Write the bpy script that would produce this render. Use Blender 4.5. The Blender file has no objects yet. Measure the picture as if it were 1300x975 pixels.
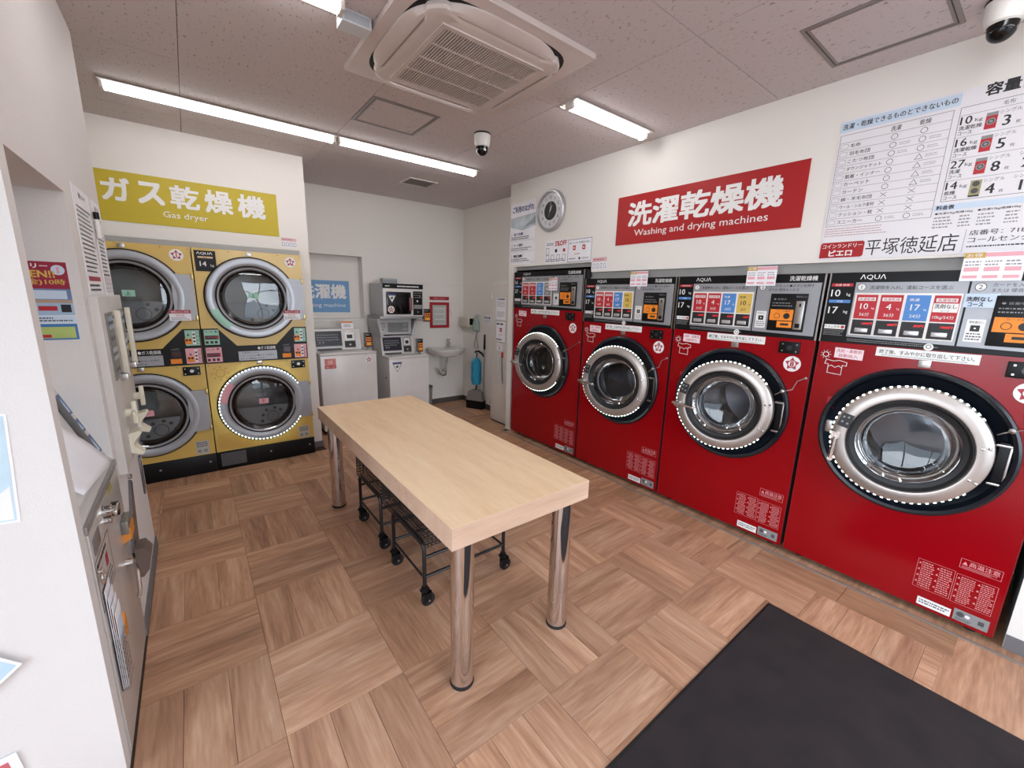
import bpy, bmesh, math, random
from mathutils import Vector, Matrix
C = bpy.context.scene.collection
PI = math.pi
random.seed(7)

# ------------------------------------------------------------------ camera
F_PX = 522.393                      # focal length in pixels of the 1300 px wide frame
RX = (0.7925852, -0.6091582, 0.0271113)
RY = (-0.1045396, -0.1795531, -0.9781780)
RZ = (0.6007330, 0.7724552, -0.2059922)
cam_data = bpy.data.cameras.new('camera')
cam_data.sensor_width = 36.0
cam_data.sensor_fit = 'HORIZONTAL'
cam_data.lens = F_PX / 1300.0 * 36.0
cam_data.clip_start = 0.02
cam = bpy.data.objects.new('camera', cam_data)
C.objects.link(cam)
cam.matrix_world = Matrix(((RX[0], -RY[0], -RZ[0], 0.0), (RX[1], -RY[1], -RZ[1], 0.0),
                           (RX[2], -RY[2], -RZ[2], 1.6), (0, 0, 0, 1)))
bpy.context.scene.camera = cam

# ------------------------------------------------------------------ world, light, exposure
sc = bpy.context.scene
sc.view_settings.view_transform = 'Standard'
sc.view_settings.look = 'None'
sc.view_settings.gamma = 1.0
sc.view_settings.use_curve_mapping = False
sc.view_settings.exposure = 1.4
sc.cycles.use_denoising = True
sc.cycles.max_bounces = 8
sc.cycles.diffuse_bounces = 4
sc.cycles.glossy_bounces = 4
sc.cycles.transparent_max_bounces = 8
sc.cycles.caustics_reflective = False
sc.cycles.caustics_refractive = False
sc.cycles.sample_clamp_indirect = 4.0
TUBE_STRENGTH = 6.5
SKY_STRENGTH = 3.6
world = bpy.data.worlds.new('sky')
sc.world = world
world.use_nodes = True
wn = world.node_tree.nodes
wl = world.node_tree.links
bg = wn['Background']
tc = wn.new('ShaderNodeTexCoord')
sx = wn.new('ShaderNodeSeparateXYZ')
wl.new(tc.outputs['Generated'], sx.inputs[0])
cr = wn.new('ShaderNodeValToRGB')
cr.color_ramp.elements[0].position = 0.0
cr.color_ramp.elements[0].color = (0.84, 0.91, 1.0, 1)
cr.color_ramp.elements[1].position = 0.7
cr.color_ramp.elements[1].color = (0.62, 0.78, 1.0, 1)
wl.new(sx.outputs['Z'], cr.inputs[0])
wl.new(cr.outputs[0], bg.inputs[0])
bg.inputs[1].default_value = SKY_STRENGTH

# ------------------------------------------------------------------ materials
def lin(c):
    if isinstance(c, str):
        c = [int(c[i:i + 2], 16) / 255 for i in (0, 2, 4)]
        return tuple(x / 12.92 if x <= 0.04045 else ((x + 0.055) / 1.055) ** 2.4 for x in c)
    return c
MATS = {}
def new_mat(name):
    m = bpy.data.materials.new(name)
    m.use_nodes = True
    MATS[name] = m
    return m, m.node_tree.nodes, m.node_tree.links, m.node_tree.nodes['Principled BSDF']
def plain(name, col, rough=0.5, metal=0.0, emit=None, es=1.0, coat=0.0, var=0.04, bump=0.0, bscale=200.0, spec=0.5):
    """painted / plastic / metal surface: base colour with faint procedural mottling"""
    if name in MATS:
        return MATS[name]
    m, n, l, p = new_mat(name)
    c = lin(col)
    p.inputs['Roughness'].default_value = rough
    p.inputs['Metallic'].default_value = metal
    p.inputs['Specular IOR Level'].default_value = spec
    if coat:
        p.inputs['Coat Weight'].default_value = coat
        p.inputs['Coat Roughness'].default_value = 0.06
    t = n.new('ShaderNodeTexCoord')
    ns = n.new('ShaderNodeTexNoise')
    ns.inputs['Scale'].default_value = 6.0
    ns.inputs['Detail'].default_value = 3.0
    l.new(t.outputs['Object'], ns.inputs['Vector'])
    r = n.new('ShaderNodeValToRGB')
    r.color_ramp.elements[0].position = 0.3
    r.color_ramp.elements[1].position = 0.7
    r.color_ramp.elements[0].color = tuple(x * (1 - var) for x in c) + (1,)
    r.color_ramp.elements[1].color = tuple(min(1, x * (1 + var)) for x in c) + (1,)
    l.new(ns.outputs['Fac'], r.inputs[0])
    l.new(r.outputs[0], p.inputs['Base Color'])
    if bump:
        b = n.new('ShaderNodeBump')
        b.inputs['Strength'].default_value = bump
        b.inputs['Distance'].default_value = 0.002
        n2 = n.new('ShaderNodeTexNoise')
        n2.inputs['Scale'].default_value = bscale
        n2.inputs['Detail'].default_value = 2.0
        l.new(t.outputs['Object'], n2.inputs['Vector'])
        l.new(n2.outputs['Fac'], b.inputs['Height'])
        l.new(b.outputs[0], p.inputs['Normal'])
    if emit is not None:
        p.inputs['Emission Color'].default_value = lin(emit) + (1,)
        p.inputs['Emission Strength'].default_value = es
    return m
def wood(name, dark, mid, light, axis=0, sc_=1.0, rough=0.45, rnd=True, knots=True, bump=0.12, contrast=1.0):
    """wood grain stretched along one object axis; colour varies per object"""
    if name in MATS:
        return MATS[name]
    m, n, l, p = new_mat(name)
    p.inputs['Roughness'].default_value = rough
    t = n.new('ShaderNodeTexCoord')
    mp = n.new('ShaderNodeMapping')
    s = [9.0 * sc_, 9.0 * sc_, 9.0 * sc_]
    s[axis] = 0.9 * sc_
    mp.inputs['Scale'].default_value = s
    src = t.outputs['Object']
    oi = n.new('ShaderNodeObjectInfo')
    if rnd:
        off = n.new('ShaderNodeVectorMath'); off.operation = 'SCALE'
        cmb = n.new('ShaderNodeCombineXYZ')
        for i in range(3):
            l.new(oi.outputs['Random'], cmb.inputs[i])
        l.new(cmb.outputs[0], off.inputs[0])
        off.inputs['Scale'].default_value = 37.0
        add = n.new('ShaderNodeVectorMath')
        l.new(src, add.inputs[0]); l.new(off.outputs[0], add.inputs[1])
        src = add.outputs[0]
    l.new(src, mp.inputs['Vector'])
    n1 = n.new('ShaderNodeTexNoise')
    n1.inputs['Scale'].default_value = 1.1
    n1.inputs['Detail'].default_value = 6.0
    n1.inputs['Roughness'].default_value = 0.62
    n1.inputs['Distortion'].default_value = 1.1 if knots else 0.3
    l.new(mp.outputs[0], n1.inputs['Vector'])
    n2 = n.new('ShaderNodeTexNoise')
    n2.inputs['Scale'].default_value = 9.0
    n2.inputs['Detail'].default_value = 4.0
    l.new(mp.outputs[0], n2.inputs['Vector'])
    mx = n.new('ShaderNodeMix'); mx.data_type = 'FLOAT'
    mx.inputs['Factor'].default_value = 0.28
    l.new(n1.outputs['Fac'], mx.inputs['A']); l.new(n2.outputs['Fac'], mx.inputs['B'])
    r = n.new('ShaderNodeValToRGB')
    e = r.color_ramp.elements
    e[0].position = 0.5 - 0.2 * contrast; e[0].color = lin(dark) + (1,)
    e[1].position = 0.5 + 0.17 * contrast; e[1].color = lin(light) + (1,)
    k = e.new(0.5); k.color = lin(mid) + (1,)
    l.new(mx.outputs['Result'], r.inputs[0])
    col = r.outputs[0]
    if rnd:
        hs = n.new('ShaderNodeHueSaturation')
        mr = n.new('ShaderNodeMapRange')
        mr.inputs['To Min'].default_value = 0.84; mr.inputs['To Max'].default_value = 1.12
        l.new(oi.outputs['Random'], mr.inputs['Value'])
        l.new(mr.outputs[0], hs.inputs['Value'])
        l.new(col, hs.inputs['Color'])
        col = hs.outputs[0]
    l.new(col, p.inputs['Base Color'])
    b = n.new('ShaderNodeBump')
    b.inputs['Strength'].default_value = bump
    b.inputs['Distance'].default_value = 0.002
    l.new(mx.outputs['Result'], b.inputs['Height'])
    l.new(b.outputs[0], p.inputs['Normal'])
    return m
def glassy(name, tint=(1, 1, 1), refl=0.08, rough=0.02):
    """thin clear pane: mostly lets light through, mirrors a little"""
    if name in MATS:
        return MATS[name]
    m, n, l, p = new_mat(name)
    n.remove(p)
    tr = n.new('ShaderNodeBsdfTransparent'); tr.inputs[0].default_value = tuple(tint) + (1,)
    gl = n.new('ShaderNodeBsdfGlossy'); gl.inputs['Roughness'].default_value = rough
    fr = n.new('ShaderNodeLayerWeight'); fr.inputs['Blend'].default_value = 0.25
    ma = n.new('ShaderNodeMath'); ma.operation = 'MULTIPLY_ADD'
    ma.inputs[1].default_value = 0.6; ma.inputs[2].default_value = refl
    l.new(fr.outputs['Fresnel'], ma.inputs[0])
    mx = n.new('ShaderNodeMixShader')
    l.new(ma.outputs[0], mx.inputs[0]); l.new(tr.outputs[0], mx.inputs[1]); l.new(gl.outputs[0], mx.inputs[2])
    l.new(mx.outputs[0], n['Material Output'].inputs[0])
    return m
def wall_paint(name, col, bump, scale, rough=0.75):
    if name in MATS:
        return MATS[name]
    m, n, l, p = new_mat(name)
    p.inputs['Base Color'].default_value = lin(col) + (1,)
    p.inputs['Roughness'].default_value = rough
    t = n.new('ShaderNodeTexCoord')
    v = n.new('ShaderNodeTexNoise'); v.inputs['Scale'].default_value = scale
    v.inputs['Detail'].default_value = 3.0; v.inputs['Distortion'].default_value = 0.6
    l.new(t.outputs['Object'], v.inputs['Vector'])
    b = n.new('ShaderNodeBump'); b.inputs['Strength'].default_value = bump
    b.inputs['Distance'].default_value = 0.003
    l.new(v.outputs['Fac'], b.inputs['Height']); l.new(b.outputs[0], p.inputs['Normal'])
    return m
def ceiling_board():
    m, n, l, p = new_mat('pitted_ceiling_board')
    p.inputs['Roughness'].default_value = 0.9
    t = n.new('ShaderNodeTexCoord')
    mp = n.new('ShaderNodeMapping'); mp.inputs['Scale'].default_value = (1.0, 0.45, 1.0)
    l.new(t.outputs['Object'], mp.inputs[0])
    v = n.new('ShaderNodeTexNoise'); v.inputs['Scale'].default_value = 72.0
    v.inputs['Detail'].default_value = 2.5; v.inputs['Roughness'].default_value = 0.6
    l.new(mp.outputs[0], v.inputs['Vector'])
    r = n.new('ShaderNodeValToRGB')
    e = r.color_ramp.elements
    e[0].position = 0.32; e[0].color = lin('9c9291') + (1,)
    e[1].position = 0.38; e[1].color = lin('d2caca') + (1,)
    l.new(v.outputs['Fac'], r.inputs[0])
    l.new(r.outputs[0], p.inputs['Base Color'])
    b = n.new('ShaderNodeBump'); b.inputs['Strength'].default_value = 0.5
    b.inputs['Distance'].default_value = 0.002
    l.new(r.outputs[0], b.inputs['Height']); l.new(b.outputs[0], p.inputs['Normal'])
    return m
WHITE = wall_paint('wall_paint', 'eae5de', 0.10, 260.0)
EMBOSS = wall_paint('embossed_wallpaper', 'e0dbd8', 0.55, 190.0)
CEIL = ceiling_board()
PRINT = {'k': '1c1b1d', 'w': 'ecebe8', 'r': 'b8202c', 'b': '4f86c8', 'g': '8a8a8a', 'y': 'd9b659', 'o': 'f08a1e',
         'p': 'e6a7b0', 'n': '2c3f7a', 't': '9ccbb7', 'lb': 'c9d9ea', 'wine': 'a5283c', 'dg': '4a4a4c', 'gold': 'c7a247'}
def pm(k):
    return plain('print_' + k, PRINT[k], 0.5, var=0.02)
BLACK = plain('black_plastic', '0c0c0e', 0.4, spec=0.25)
BLACKGLOSS = plain('gloss_black', '08080a', 0.12, spec=0.4)
CHROME = plain('chrome', 'd8d4d2', 0.08, 1.0, var=0.01)
STEEL = plain('brushed_steel', 'b5b0ac', 0.32, 1.0, var=0.03)
DOORSTEEL = plain('satin_door_steel', 'b3aaa4', 0.38, 0.75, var=0.03)
SILVER = plain('silver_panel', '9fa0a4', 0.4, 0.35)
GREYPANEL = plain('grey_panel', 'a5a5a8', 0.45, 0.1)
WHITEPL = plain('white_plastic', 'e6e3de', 0.4)
APPL = plain('appliance_white', 'd9d5d2', 0.35, coat=0.2)
RED = plain('red_enamel', '8f000c', 0.2, spec=0.35, var=0.02)
YELLOW = plain('yellow_enamel', 'd6b45e', 0.35, coat=0.2, var=0.04)
RUBBER = plain('dark_navy_ring', '0e131d', 0.3, spec=0.5)
RUBBER2 = plain('black_rubber', '101012', 0.55)
LED = plain('led_white', 'f4fffa', 0.4, emit='e8fff4', es=3.0)
TUBE = plain('lamp_diffuser', 'ffffff', 0.4, emit='faf9fb', es=TUBE_STRENGTH)
GLASS_DOOR = glassy('door_glass', (0.86, 0.88, 0.9), 0.06)
GLASS_WIN = glassy('window_glass', (0.97, 0.98, 0.98), 0.04)
ACRYL = glassy('clear_acrylic', (0.93, 0.93, 0.92), 0.05)
DRUM = plain('drum_steel', '7f7e81', 0.3, 0.9, var=0.03)
PAPER = plain('white_paper', 'efeef2', 0.7)
FLOORWOOD = wood('floor_wood', '855a42', 'bd8f70', 'dbb293', 0, 1.0, 0.45, True, True, 0.08, 1.15)
FLOORWOODB = wood('floor_wood_border', '855f44', 'b98e6c', 'd4ab88', 0, 1.0, 0.45, True, True, 0.08, 1.15)
TABLEWOOD = wood('pale_oak_laminate', 'e2bc92', 'f0d0a8', 'f8deba', 1, 1.4, 0.42, False, False, 0.04, 1.2)
TABLEEDGE_SHADED = wood('shaded_oak_edge', 'b8957d', 'c9a890', 'd5b7a1', 0, 1.6, 0.45, False, False, 0.04, 1.2)  # darker oak than the top: the edge's shade is in the colour
CARPET = plain('dust_mat_pile', '261d1e', 0.95, var=0.35, bump=1.0, bscale=420.0)

# ------------------------------------------------------------------ mesh builder
def _textmesh(s, bold=0.0):  # bold lettering = the same letters printed again a hair apart
    cu = bpy.data.curves.new('txt', 'FONT')
    cu.body = s; cu.size = 1.0; cu.resolution_u = 2
    ob = bpy.data.objects.new('txt', cu)
    me = bpy.data.meshes.new_from_object(ob)
    vs = [(v.co.x, v.co.y, 0) for v in me.vertices]
    fs = [tuple(p.vertices) for p in me.polygons]
    bpy.data.objects.remove(ob); bpy.data.curves.remove(cu); bpy.data.meshes.remove(me)
    if bold >= 0.01 and vs:
        b = bold * 0.9; base = list(vs); n = len(base); f0 = list(fs)
        for k, (dx, dy) in enumerate(((b, b), (-b, b), (b, -b), (-b, -b)) if bold > 0.022 else ((b, 0), (-b, 0))):
            o = len(vs); vs += [(x + dx, y + dy, k + 1) for x, y, _ in base]; fs += [tuple(i + o for i in f) for f in f0]
    return vs, fs
class MB:
    """collects shapes into ONE mesh object; each face remembers its material"""
    def __init__(s):
        s.v = []; s.f = []; s.m = []; s.mats = []
    def mi(s, mat):
        if mat not in s.mats:
            s.mats.append(mat)
        return s.mats.index(mat)
    def add(s, vs, fs, mat):
        o = len(s.v); k = s.mi(mat)
        s.v += [tuple(v) for v in vs]
        s.f += [tuple(i + o for i in f) for f in fs]
        s.m += [k] * len(fs)
        return s
    def box(s, x0, x1, y0, y1, z0, z1, mat, bev=0.0, M=None):
        if bev <= 0:
            vs = [(x, y, z) for x in (x0, x1) for y in (y0, y1) for z in (z0, z1)]
            fs = [(0, 1, 3, 2), (4, 6, 7, 5), (0, 4, 5, 1), (2, 3, 7, 6), (0, 2, 6, 4), (1, 5, 7, 3)]
        else:
            bm = bmesh.new()
            bmesh.ops.create_cube(bm, size=1.0)
            for v in bm.verts:
                v.co = Vector(((x0 + x1) / 2 + v.co.x * (x1 - x0), (y0 + y1) / 2 + v.co.y * (y1 - y0), (z0 + z1) / 2 + v.co.z * (z1 - z0)))
            bmesh.ops.bevel(bm, geom=bm.edges[:], offset=bev, segments=2, profile=0.6, affect='EDGES')
            bm.verts.index_update()
            vs = [tuple(v.co) for v in bm.verts]; fs = [tuple(v.index for v in f.verts) for f in bm.faces]
            bm.free()
        if M is not None:
            vs = [tuple(M @ Vector(v)) for v in vs]
        return s.add(vs, fs, mat)
    def cyl(s, p0, p1, r0, mat, r1=None, seg=20, caps=True):
        r1 = r0 if r1 is None else r1
        p0 = Vector(p0); p1 = Vector(p1); d = (p1 - p0).normalized()
        a = d.orthogonal().normalized(); b = d.cross(a)
        vs = []
        for p, r in ((p0, r0), (p1, r1)):
            for i in range(seg):
                t = 2 * PI * i / seg
                vs.append(p + (a * math.cos(t) + b * math.sin(t)) * r)
        fs = [(i, (i + 1) % seg, seg + (i + 1) % seg, seg + i) for i in range(seg)]
        if caps:
            fs += [tuple(range(seg - 1, -1, -1)), tuple(range(seg, 2 * seg))]
        return s.add(vs, fs, mat)
    def tube(s, pts, r, mat, seg=8, closed=False):
        pts = [Vector(p) for p in pts]; n = len(pts)
        rings = []; prev = None
        for i, p in enumerate(pts):
            if closed:
                d = (pts[(i + 1) % n] - pts[i - 1]).normalized()
            else:
                d = (pts[min(i + 1, n - 1)] - pts[max(i - 1, 0)]).normalized()
            if prev is None:
                a = d.orthogonal().normalized()
            else:
                a = (prev - d * prev.dot(d))
                a = a.normalized() if a.length > 1e-6 else d.orthogonal().normalized()
            prev = a
            b = d.cross(a)
            rings.append([p + (a * math.cos(2 * PI * k / seg) + b * math.sin(2 * PI * k / seg)) * r for k in range(seg)])
        vs = [v for ring in rings for v in ring]; fs = []
        for i in range(n if closed else n - 1):
            j = (i + 1) % n
            for k in range(seg):
                fs.append((i * seg + k, i * seg + (k + 1) % seg, j * seg + (k + 1) % seg, j * seg + k))
        if not closed:
            fs += [tuple(range(seg - 1, -1, -1)), tuple((n - 1) * seg + k for k in range(seg))]
        return s.add(vs, fs, mat)
    def lathe(s, prof, c, mat, axis='y', seg=48, close=False, a0=0.0, a1=2 * PI):
        """prof: (radius, height along axis) pairs turned about an axis through c"""
        full = abs(a1 - a0 - 2 * PI) < 1e-6
        n = len(prof); vs = []; m = seg if full else seg + 1
        for i in range(m):
            t = a0 + (a1 - a0) * i / seg
            for r, h in prof:
                if axis == 'y':
                    vs.append((c[0] + r * math.cos(t), c[1] + h, c[2] + r * math.sin(t)))
                elif axis == 'z':
                    vs.append((c[0] + r * math.cos(t), c[1] + r * math.sin(t), c[2] + h))
                else:
                    vs.append((c[0] + h, c[1] + r * math.cos(t), c[2] + r * math.sin(t)))
        fs = []
        for i in range(seg):
            j = (i + 1) % m
            for k in range(n - 1 + (1 if close else 0)):
                q = (k + 1) % n
                fs.append((i * n + k, i * n + q, j * n + q, j * n + k))
        return s.add(vs, fs, mat)
    def disc(s, x, y, z, r, mat, seg=24, axis='y', rz=None):
        rz = rz or r
        if axis == 'y':
            vs = [(x + r * math.cos(2 * PI * i / seg), y, z + rz * math.sin(2 * PI * i / seg)) for i in range(seg)]
        else:
            vs = [(x + r * math.cos(2 * PI * i / seg), y + rz * math.sin(2 * PI * i / seg), z) for i in range(seg)]
        return s.add(vs, [tuple(range(seg))], mat)
    def ringp(s, x, y, z, r0, r1, mat, seg=32, a0=0.0, a1=2 * PI):
        """flat ring in the xz plane"""
        return s.lathe([(r0, 0), (r1, 0)], (x, y, z), mat, 'y', seg, False, a0, a1)
    def rect(s, x0, x1, z0, z1, y, mat):
        return s.add([(x0, y, z0), (x1, y, z0), (x1, y, z1), (x0, y, z1)], [(0, 1, 2, 3)], mat)
    def poly(s, pts, y, mat):
        return s.add([(a, y, b) for a, b in pts], [tuple(range(len(pts)))], mat)
    def prism(s, pts, y0, y1, mat, plane='xz'):
        n = len(pts)
        if plane == 'xz':
            vs = [(a, y0, b) for a, b in pts] + [(a, y1, b) for a, b in pts]
        elif plane == 'xy':
            vs = [(a, b, y0) for a, b in pts] + [(a, b, y1) for a, b in pts]
        else:
            vs = [(y0, a, b) for a, b in pts] + [(y1, a, b) for a, b in pts]
        fs = [tuple(range(n - 1, -1, -1)), tuple(range(n, 2 * n))] + [(i, (i + 1) % n, n + (i + 1) % n, n + i) for i in range(n)]
        return s.add(vs, fs, mat)
    def frame(s, x0, x1, z0, z1, w, y0, y1, mat):
        s.box(x0, x1, y0, y1, z0, z0 + w, mat); s.box(x0, x1, y0, y1, z1 - w, z1, mat)
        s.box(x0, x0 + w, y0, y1, z0 + w, z1 - w, mat); s.box(x1 - w, x1, y0, y1, z0 + w, z1 - w, mat)
        return s
    def outline(s, pts, w, y, mat, closed=True):
        """thin printed line along a polyline in xz"""
        n = len(pts)
        for i in range(n if closed else n - 1):
            a = Vector(pts[i]); b = Vector(pts[(i + 1) % n]); d = (b - a)
            if d.length < 1e-9:
                continue
            d.normalize(); q = Vector((-d.y, d.x)) * (w / 2); e = d * (w / 2)
            s.poly([tuple(a - q - e), tuple(b - q + e), tuple(b + q + e), tuple(a + q - e)], y, mat)
        return s
    def text(s, t, x, z, h, mat, y=0.0, w=None, al='l', bold=0.0, shear=0.0, fit=None):
        """lettering in the xz plane, facing -y; h = height of the letters' own box, or fit = (x0, x1, z0, z1)"""
        vs, fs = _textmesh(t, bold)
        if not vs:
            return s
        X0 = min(v[0] for v in vs); X1 = max(v[0] for v in vs); Y0 = min(v[1] for v in vs); Y1 = max(v[1] for v in vs)
        if fit:
            x, x1, z, z1 = fit; h = z1 - z; w = x1 - x; al = 'l'
        k = h / (Y1 - Y0); kx = (w / (X1 - X0)) if w else k
        W = (X1 - X0) * kx
        ox = x - (W / 2 if al == 'c' else W if al == 'r' else 0)
        return s.add([(ox + (a - X0) * kx + shear * (b - Y0) * k, y - 0.00012 * j, z + (b - Y0) * k) for a, b, j in vs], fs, mat)
    def greek(s, x0, x1, z0, z1, rows, mat, y=0.0, fill=0.5, seed=1):
        """rows of unreadably small print as broken dashes"""
        rg = random.Random(seed); dz = (z1 - z0) / rows
        for i in range(rows):
            zt = z1 - i * dz - dz * 0.25; x = x0; end = x1 - rg.random() * (x1 - x0) * 0.25
            while x < end:
                w = dz * fill * (0.6 + rg.random() * 1.6)
                s.rect(x, min(x + w, x1), zt - dz * fill, zt, y, mat)
                x += w + dz * 0.22
        return s
    def build(s, name, parent=None, smooth=True, loc=None, rot=None, kind=None, label=None):
        me = bpy.data.meshes.new(name)
        me.from_pydata(s.v, [], s.f)
        for m in s.mats:
            me.materials.append(m)
        me.polygons.foreach_set('material_index', s.m)
        if smooth:
            me.polygons.foreach_set('use_smooth', [True] * len(s.f))
            me.update()
            me.set_sharp_from_angle(angle=math.radians(32))
        me.update()
        o = bpy.data.objects.new(name, me)
        C.objects.link(o)
        if parent:
            o.parent = parent
        if loc:
            o.location = loc
        if rot:
            o.rotation_euler = rot
        if kind:
            o['kind'] = kind
        if label:
            o['label'] = label
        return o
def thing(name, label, cat, loc=(0, 0, 0), rotz=0.0, group=None):
    o = bpy.data.objects.new(name, None)
    o.empty_display_size = 0.1
    C.objects.link(o)
    o.location = loc; o.rotation_euler = (0, 0, rotz)
    o['label'] = label; o['category'] = cat
    if group:
        o['group'] = group
    return o
def tag(o, label, cat, group=None):
    o['label'] = label; o['category'] = cat
    if group:
        o['group'] = group
    return o
def struct(o):
    o['kind'] = 'structure'
    return o
def copy_tree(o, parent=None):
    c = o.copy(); C.objects.link(c)
    if parent:
        c.parent = parent
    for ch in [k for k in bpy.data.objects if k.parent == o]:
        copy_tree(ch, c)
    return c
RIGHT = -PI / 2      # local frame of things on the right wall: x runs towards the camera, y into the wall
LEFT = PI / 2        # local frame of things on the left wall: x runs away from the camera, y into the wall
# ------------------------------------------------------------------ the room shell
ZC = 2.814; XR = 2.96; XW = 2.925; YD = 4.49; YF = 4.333; YK = 5.457; XK = 3.271; XL = -0.325; YL = 1.6; YLE = 3.18
def shell(name, boxes, mat=WHITE):
    m = MB()
    for b in boxes:
        m.box(*b, mat)
    return struct(m.build(name, smooth=False))
shell('wall_right', [(XR, XR + 0.12, -0.135, 2.668, 1.848, ZC), (XR, XR + 0.12, 2.668, 3.83, 1.936, ZC),
                     (XR, 4.1, 3.83, 3.92, 0, ZC), (XR, 4.1, -2.0, -0.135, 0, ZC)])
shell('wall_right_rear', [(XK, XK + 0.1, 3.92, YK + 0.1, 0, ZC)])
shell('wall_right_back', [(3.9, 4.0, -0.135, 3.83, 0, ZC)])
shell('wall_center', [(-0.9, 0.875, YD, YD + 0.1, 1.975, ZC), (0.875, 0.965, YD, YK, 0, ZC)])
# rear wall with the shallow sign niche left of centre
NX0, NX1, NZ0, NZ1 = 0.965, 1.785, 1.255, 2.05
shell('wall_back', [(-1.0, 0.87, YK, YK + 0.25, 0, ZC), (NX1, XK, YK, YK + 0.25, 0, ZC), (0.87, NX1, YK, YK + 0.25, 0, NZ0), (0.87, NX1, YK, YK + 0.25, NZ1, ZC),
                    (0.87, NX1, YK + 0.16, YK + 0.25, NZ0, NZ1)])
shell('trim_1', [(0.97, NX1 + 0.015, YK - 0.02, YK + 0.16, NZ0 - 0.01, NZ0 + 0.02)], WHITEPL)
shell('trim_2', [(2.62, XK - 0.02, YK - 0.012, YK, 1.742, 1.752)], WHITEPL)
shell('wall_left', [(-0.9, XL, YL, 1.662, 0, ZC), (-0.9, XL, 1.662, 2.32, 1.938, ZC), (-0.9, -0.75, 1.662, 2.32, 0, 1.938),
                    (-0.9, XL, 2.32, YLE, 0, ZC)], EMBOSS)
shell('wall_left_near', [(-1.9, -0.9, YL, YL + 0.12, 0, ZC)], EMBOSS)
shell('wall_left_rear', [(-1.0, -0.9, 3.0, YD + 0.1, 0, ZC), (-1.0, -0.9, 4.4, YK, 0, ZC)])
shell('wall_left_outer', [(-1.9, -1.8, -2.0, YL + 0.12, 0, 0.12), (-1.9, -1.8, -2.0, YL + 0.12, 2.5, ZC), (-1.9, -1.8, 1.2, YL + 0.12, 0.12, 2.5)])
added_win = bpy.data.objects.new('added_window', None); C.objects.link(added_win); struct(added_win)  # side window added out of view to throw daylight on the right wall
BASE = plain('grey_baseboard', '6f6d6e', 0.5)
BASED = plain('dark_baseboard', '57504c', 0.5)
shell('baseboard_left', [(XL, XL + 0.008, 2.32, YLE + 0.008, 0, 0.075), (-0.9, XL, YLE, YLE + 0.008, 0, 0.075)], BASE)
shell('baseboard_center', [(0.868, 0.973, YD - 0.008, YD, 0, 0.06), (0.965, 0.973, YD, YK, 0, 0.06)], BASE)
shell('baseboard_back', [(0.973, XK - 0.008, YK - 0.008, YK, 0, 0.075)], BASED)
shell('baseboard_right_rear', [(XK - 0.008, XK, 4.37, YK, 0, 0.075)], BASED)
shell('baseboard_right', [(XR - 0.008, XR, -2.0, -0.137, 0, 0.075)], BASE)
shell('trim_3', [(2.868, 2.884, -1.9, 3.9, 0, 0.006)], plain('floor_edge_strip', '9a8f86', 0.4, 0.3))
shell('trim_4', [(3.0, 3.02, -0.13, 3.828, 1.70, 1.9), (3.0, 3.02, 2.69, 3.828, 1.8, 1.97)], plain('grey_filler', 'a9a6a2', 0.5))
shell('trim_5', [(-0.9, 0.872, YD - 0.05, YD - 0.03, 1.9, 1.975)], plain('grey_filler', 'a9a6a2', 0.5))
# street front behind the camera: glazed wall, pavement outside
shell('wall_front', [(-1.9, XR + 0.1, -2.1, -2.0, 2.5, ZC), (-1.9, 0.5, -2.1, -2.0, 0, 2.5), (2.7, XR + 0.1, -2.1, -2.0, 0, 2.5),  # left stretch made solid to keep daylight off the near left wall
                     (0.5, 2.7, -2.1, -2.0, 0, 0.12)])
win = bpy.data.objects.new('window_1', None); C.objects.link(win); struct(win)
FRAME = plain('dark_window_frame', '3a3634', 0.4, 0.4)
m = MB()
for x in (0.5, 1.55, 2.65):
    m.box(x, x + 0.05, -2.08, -2.02, 0.12, 2.5, FRAME)
for z in (0.12, 1.95, 2.45):
    m.box(0.5, 2.7, -2.08, -2.02, z, z + 0.05, FRAME)
m.build('window_frame', win)
for i, x in enumerate((0.55, 1.6)):
    MB().box(x, x + (1.0 if i < 1 else 1.05), -2.053, -2.047, 0.17, 1.95, GLASS_WIN).build('pane', win)
    MB().box(x, x + (1.0 if i < 1 else 1.05), -2.053, -2.047, 2.0, 2.45, GLASS_WIN).build('pane', win)
shell('ground', [(-14, 14, -16, -2.1, -0.12, -0.02), (-14, -1.9, -2.1, 12, -0.12, -0.02)], plain('pavement', '8d8a86', 0.8, var=0.1))
m = MB()
for y in (-2.0, -0.93, 0.14, 1.15):
    m.box(-1.88, -1.82, y, y + 0.05, 0.12, 2.5, FRAME)
for z in (0.12, 1.95, 2.45):
    m.box(-1.88, -1.82, -2.0, 1.2, z, z + 0.05, FRAME)
m.build('window_frame', added_win)
for y in (-1.95, -0.88, 0.19):
    MB().box(-1.853, -1.847, y, y + 0.98, 0.17, 1.95, GLASS_WIN).build('pane', added_win)
    MB().box(-1.853, -1.847, y, y + 0.98, 2.0, 2.45, GLASS_WIN).build('pane', added_win)
# portals help the sky light through the panes
pl_ = bpy.data.lights.new('window_portal', 'AREA')
pl_.shape = 'RECTANGLE'; pl_.size = 2.2; pl_.size_y = 2.35
pl_.cycles.is_portal = True
po = bpy.data.objects.new('window_portal', pl_); C.objects.link(po)
po.location = (1.6, -2.0, 1.32); po.rotation_euler = (PI / 2, 0, 0)
pl2 = bpy.data.lights.new('added_window_portal', 'AREA'); pl2.shape = 'RECTANGLE'; pl2.size = 2.35; pl2.size_y = 3.15; pl2.cycles.is_portal = True
po2 = bpy.data.objects.new('added_window_portal', pl2); C.objects.link(po2)
po2.location = (-1.8, -0.4, 1.32); po2.rotation_euler = (0, -PI / 2, 0)

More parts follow.
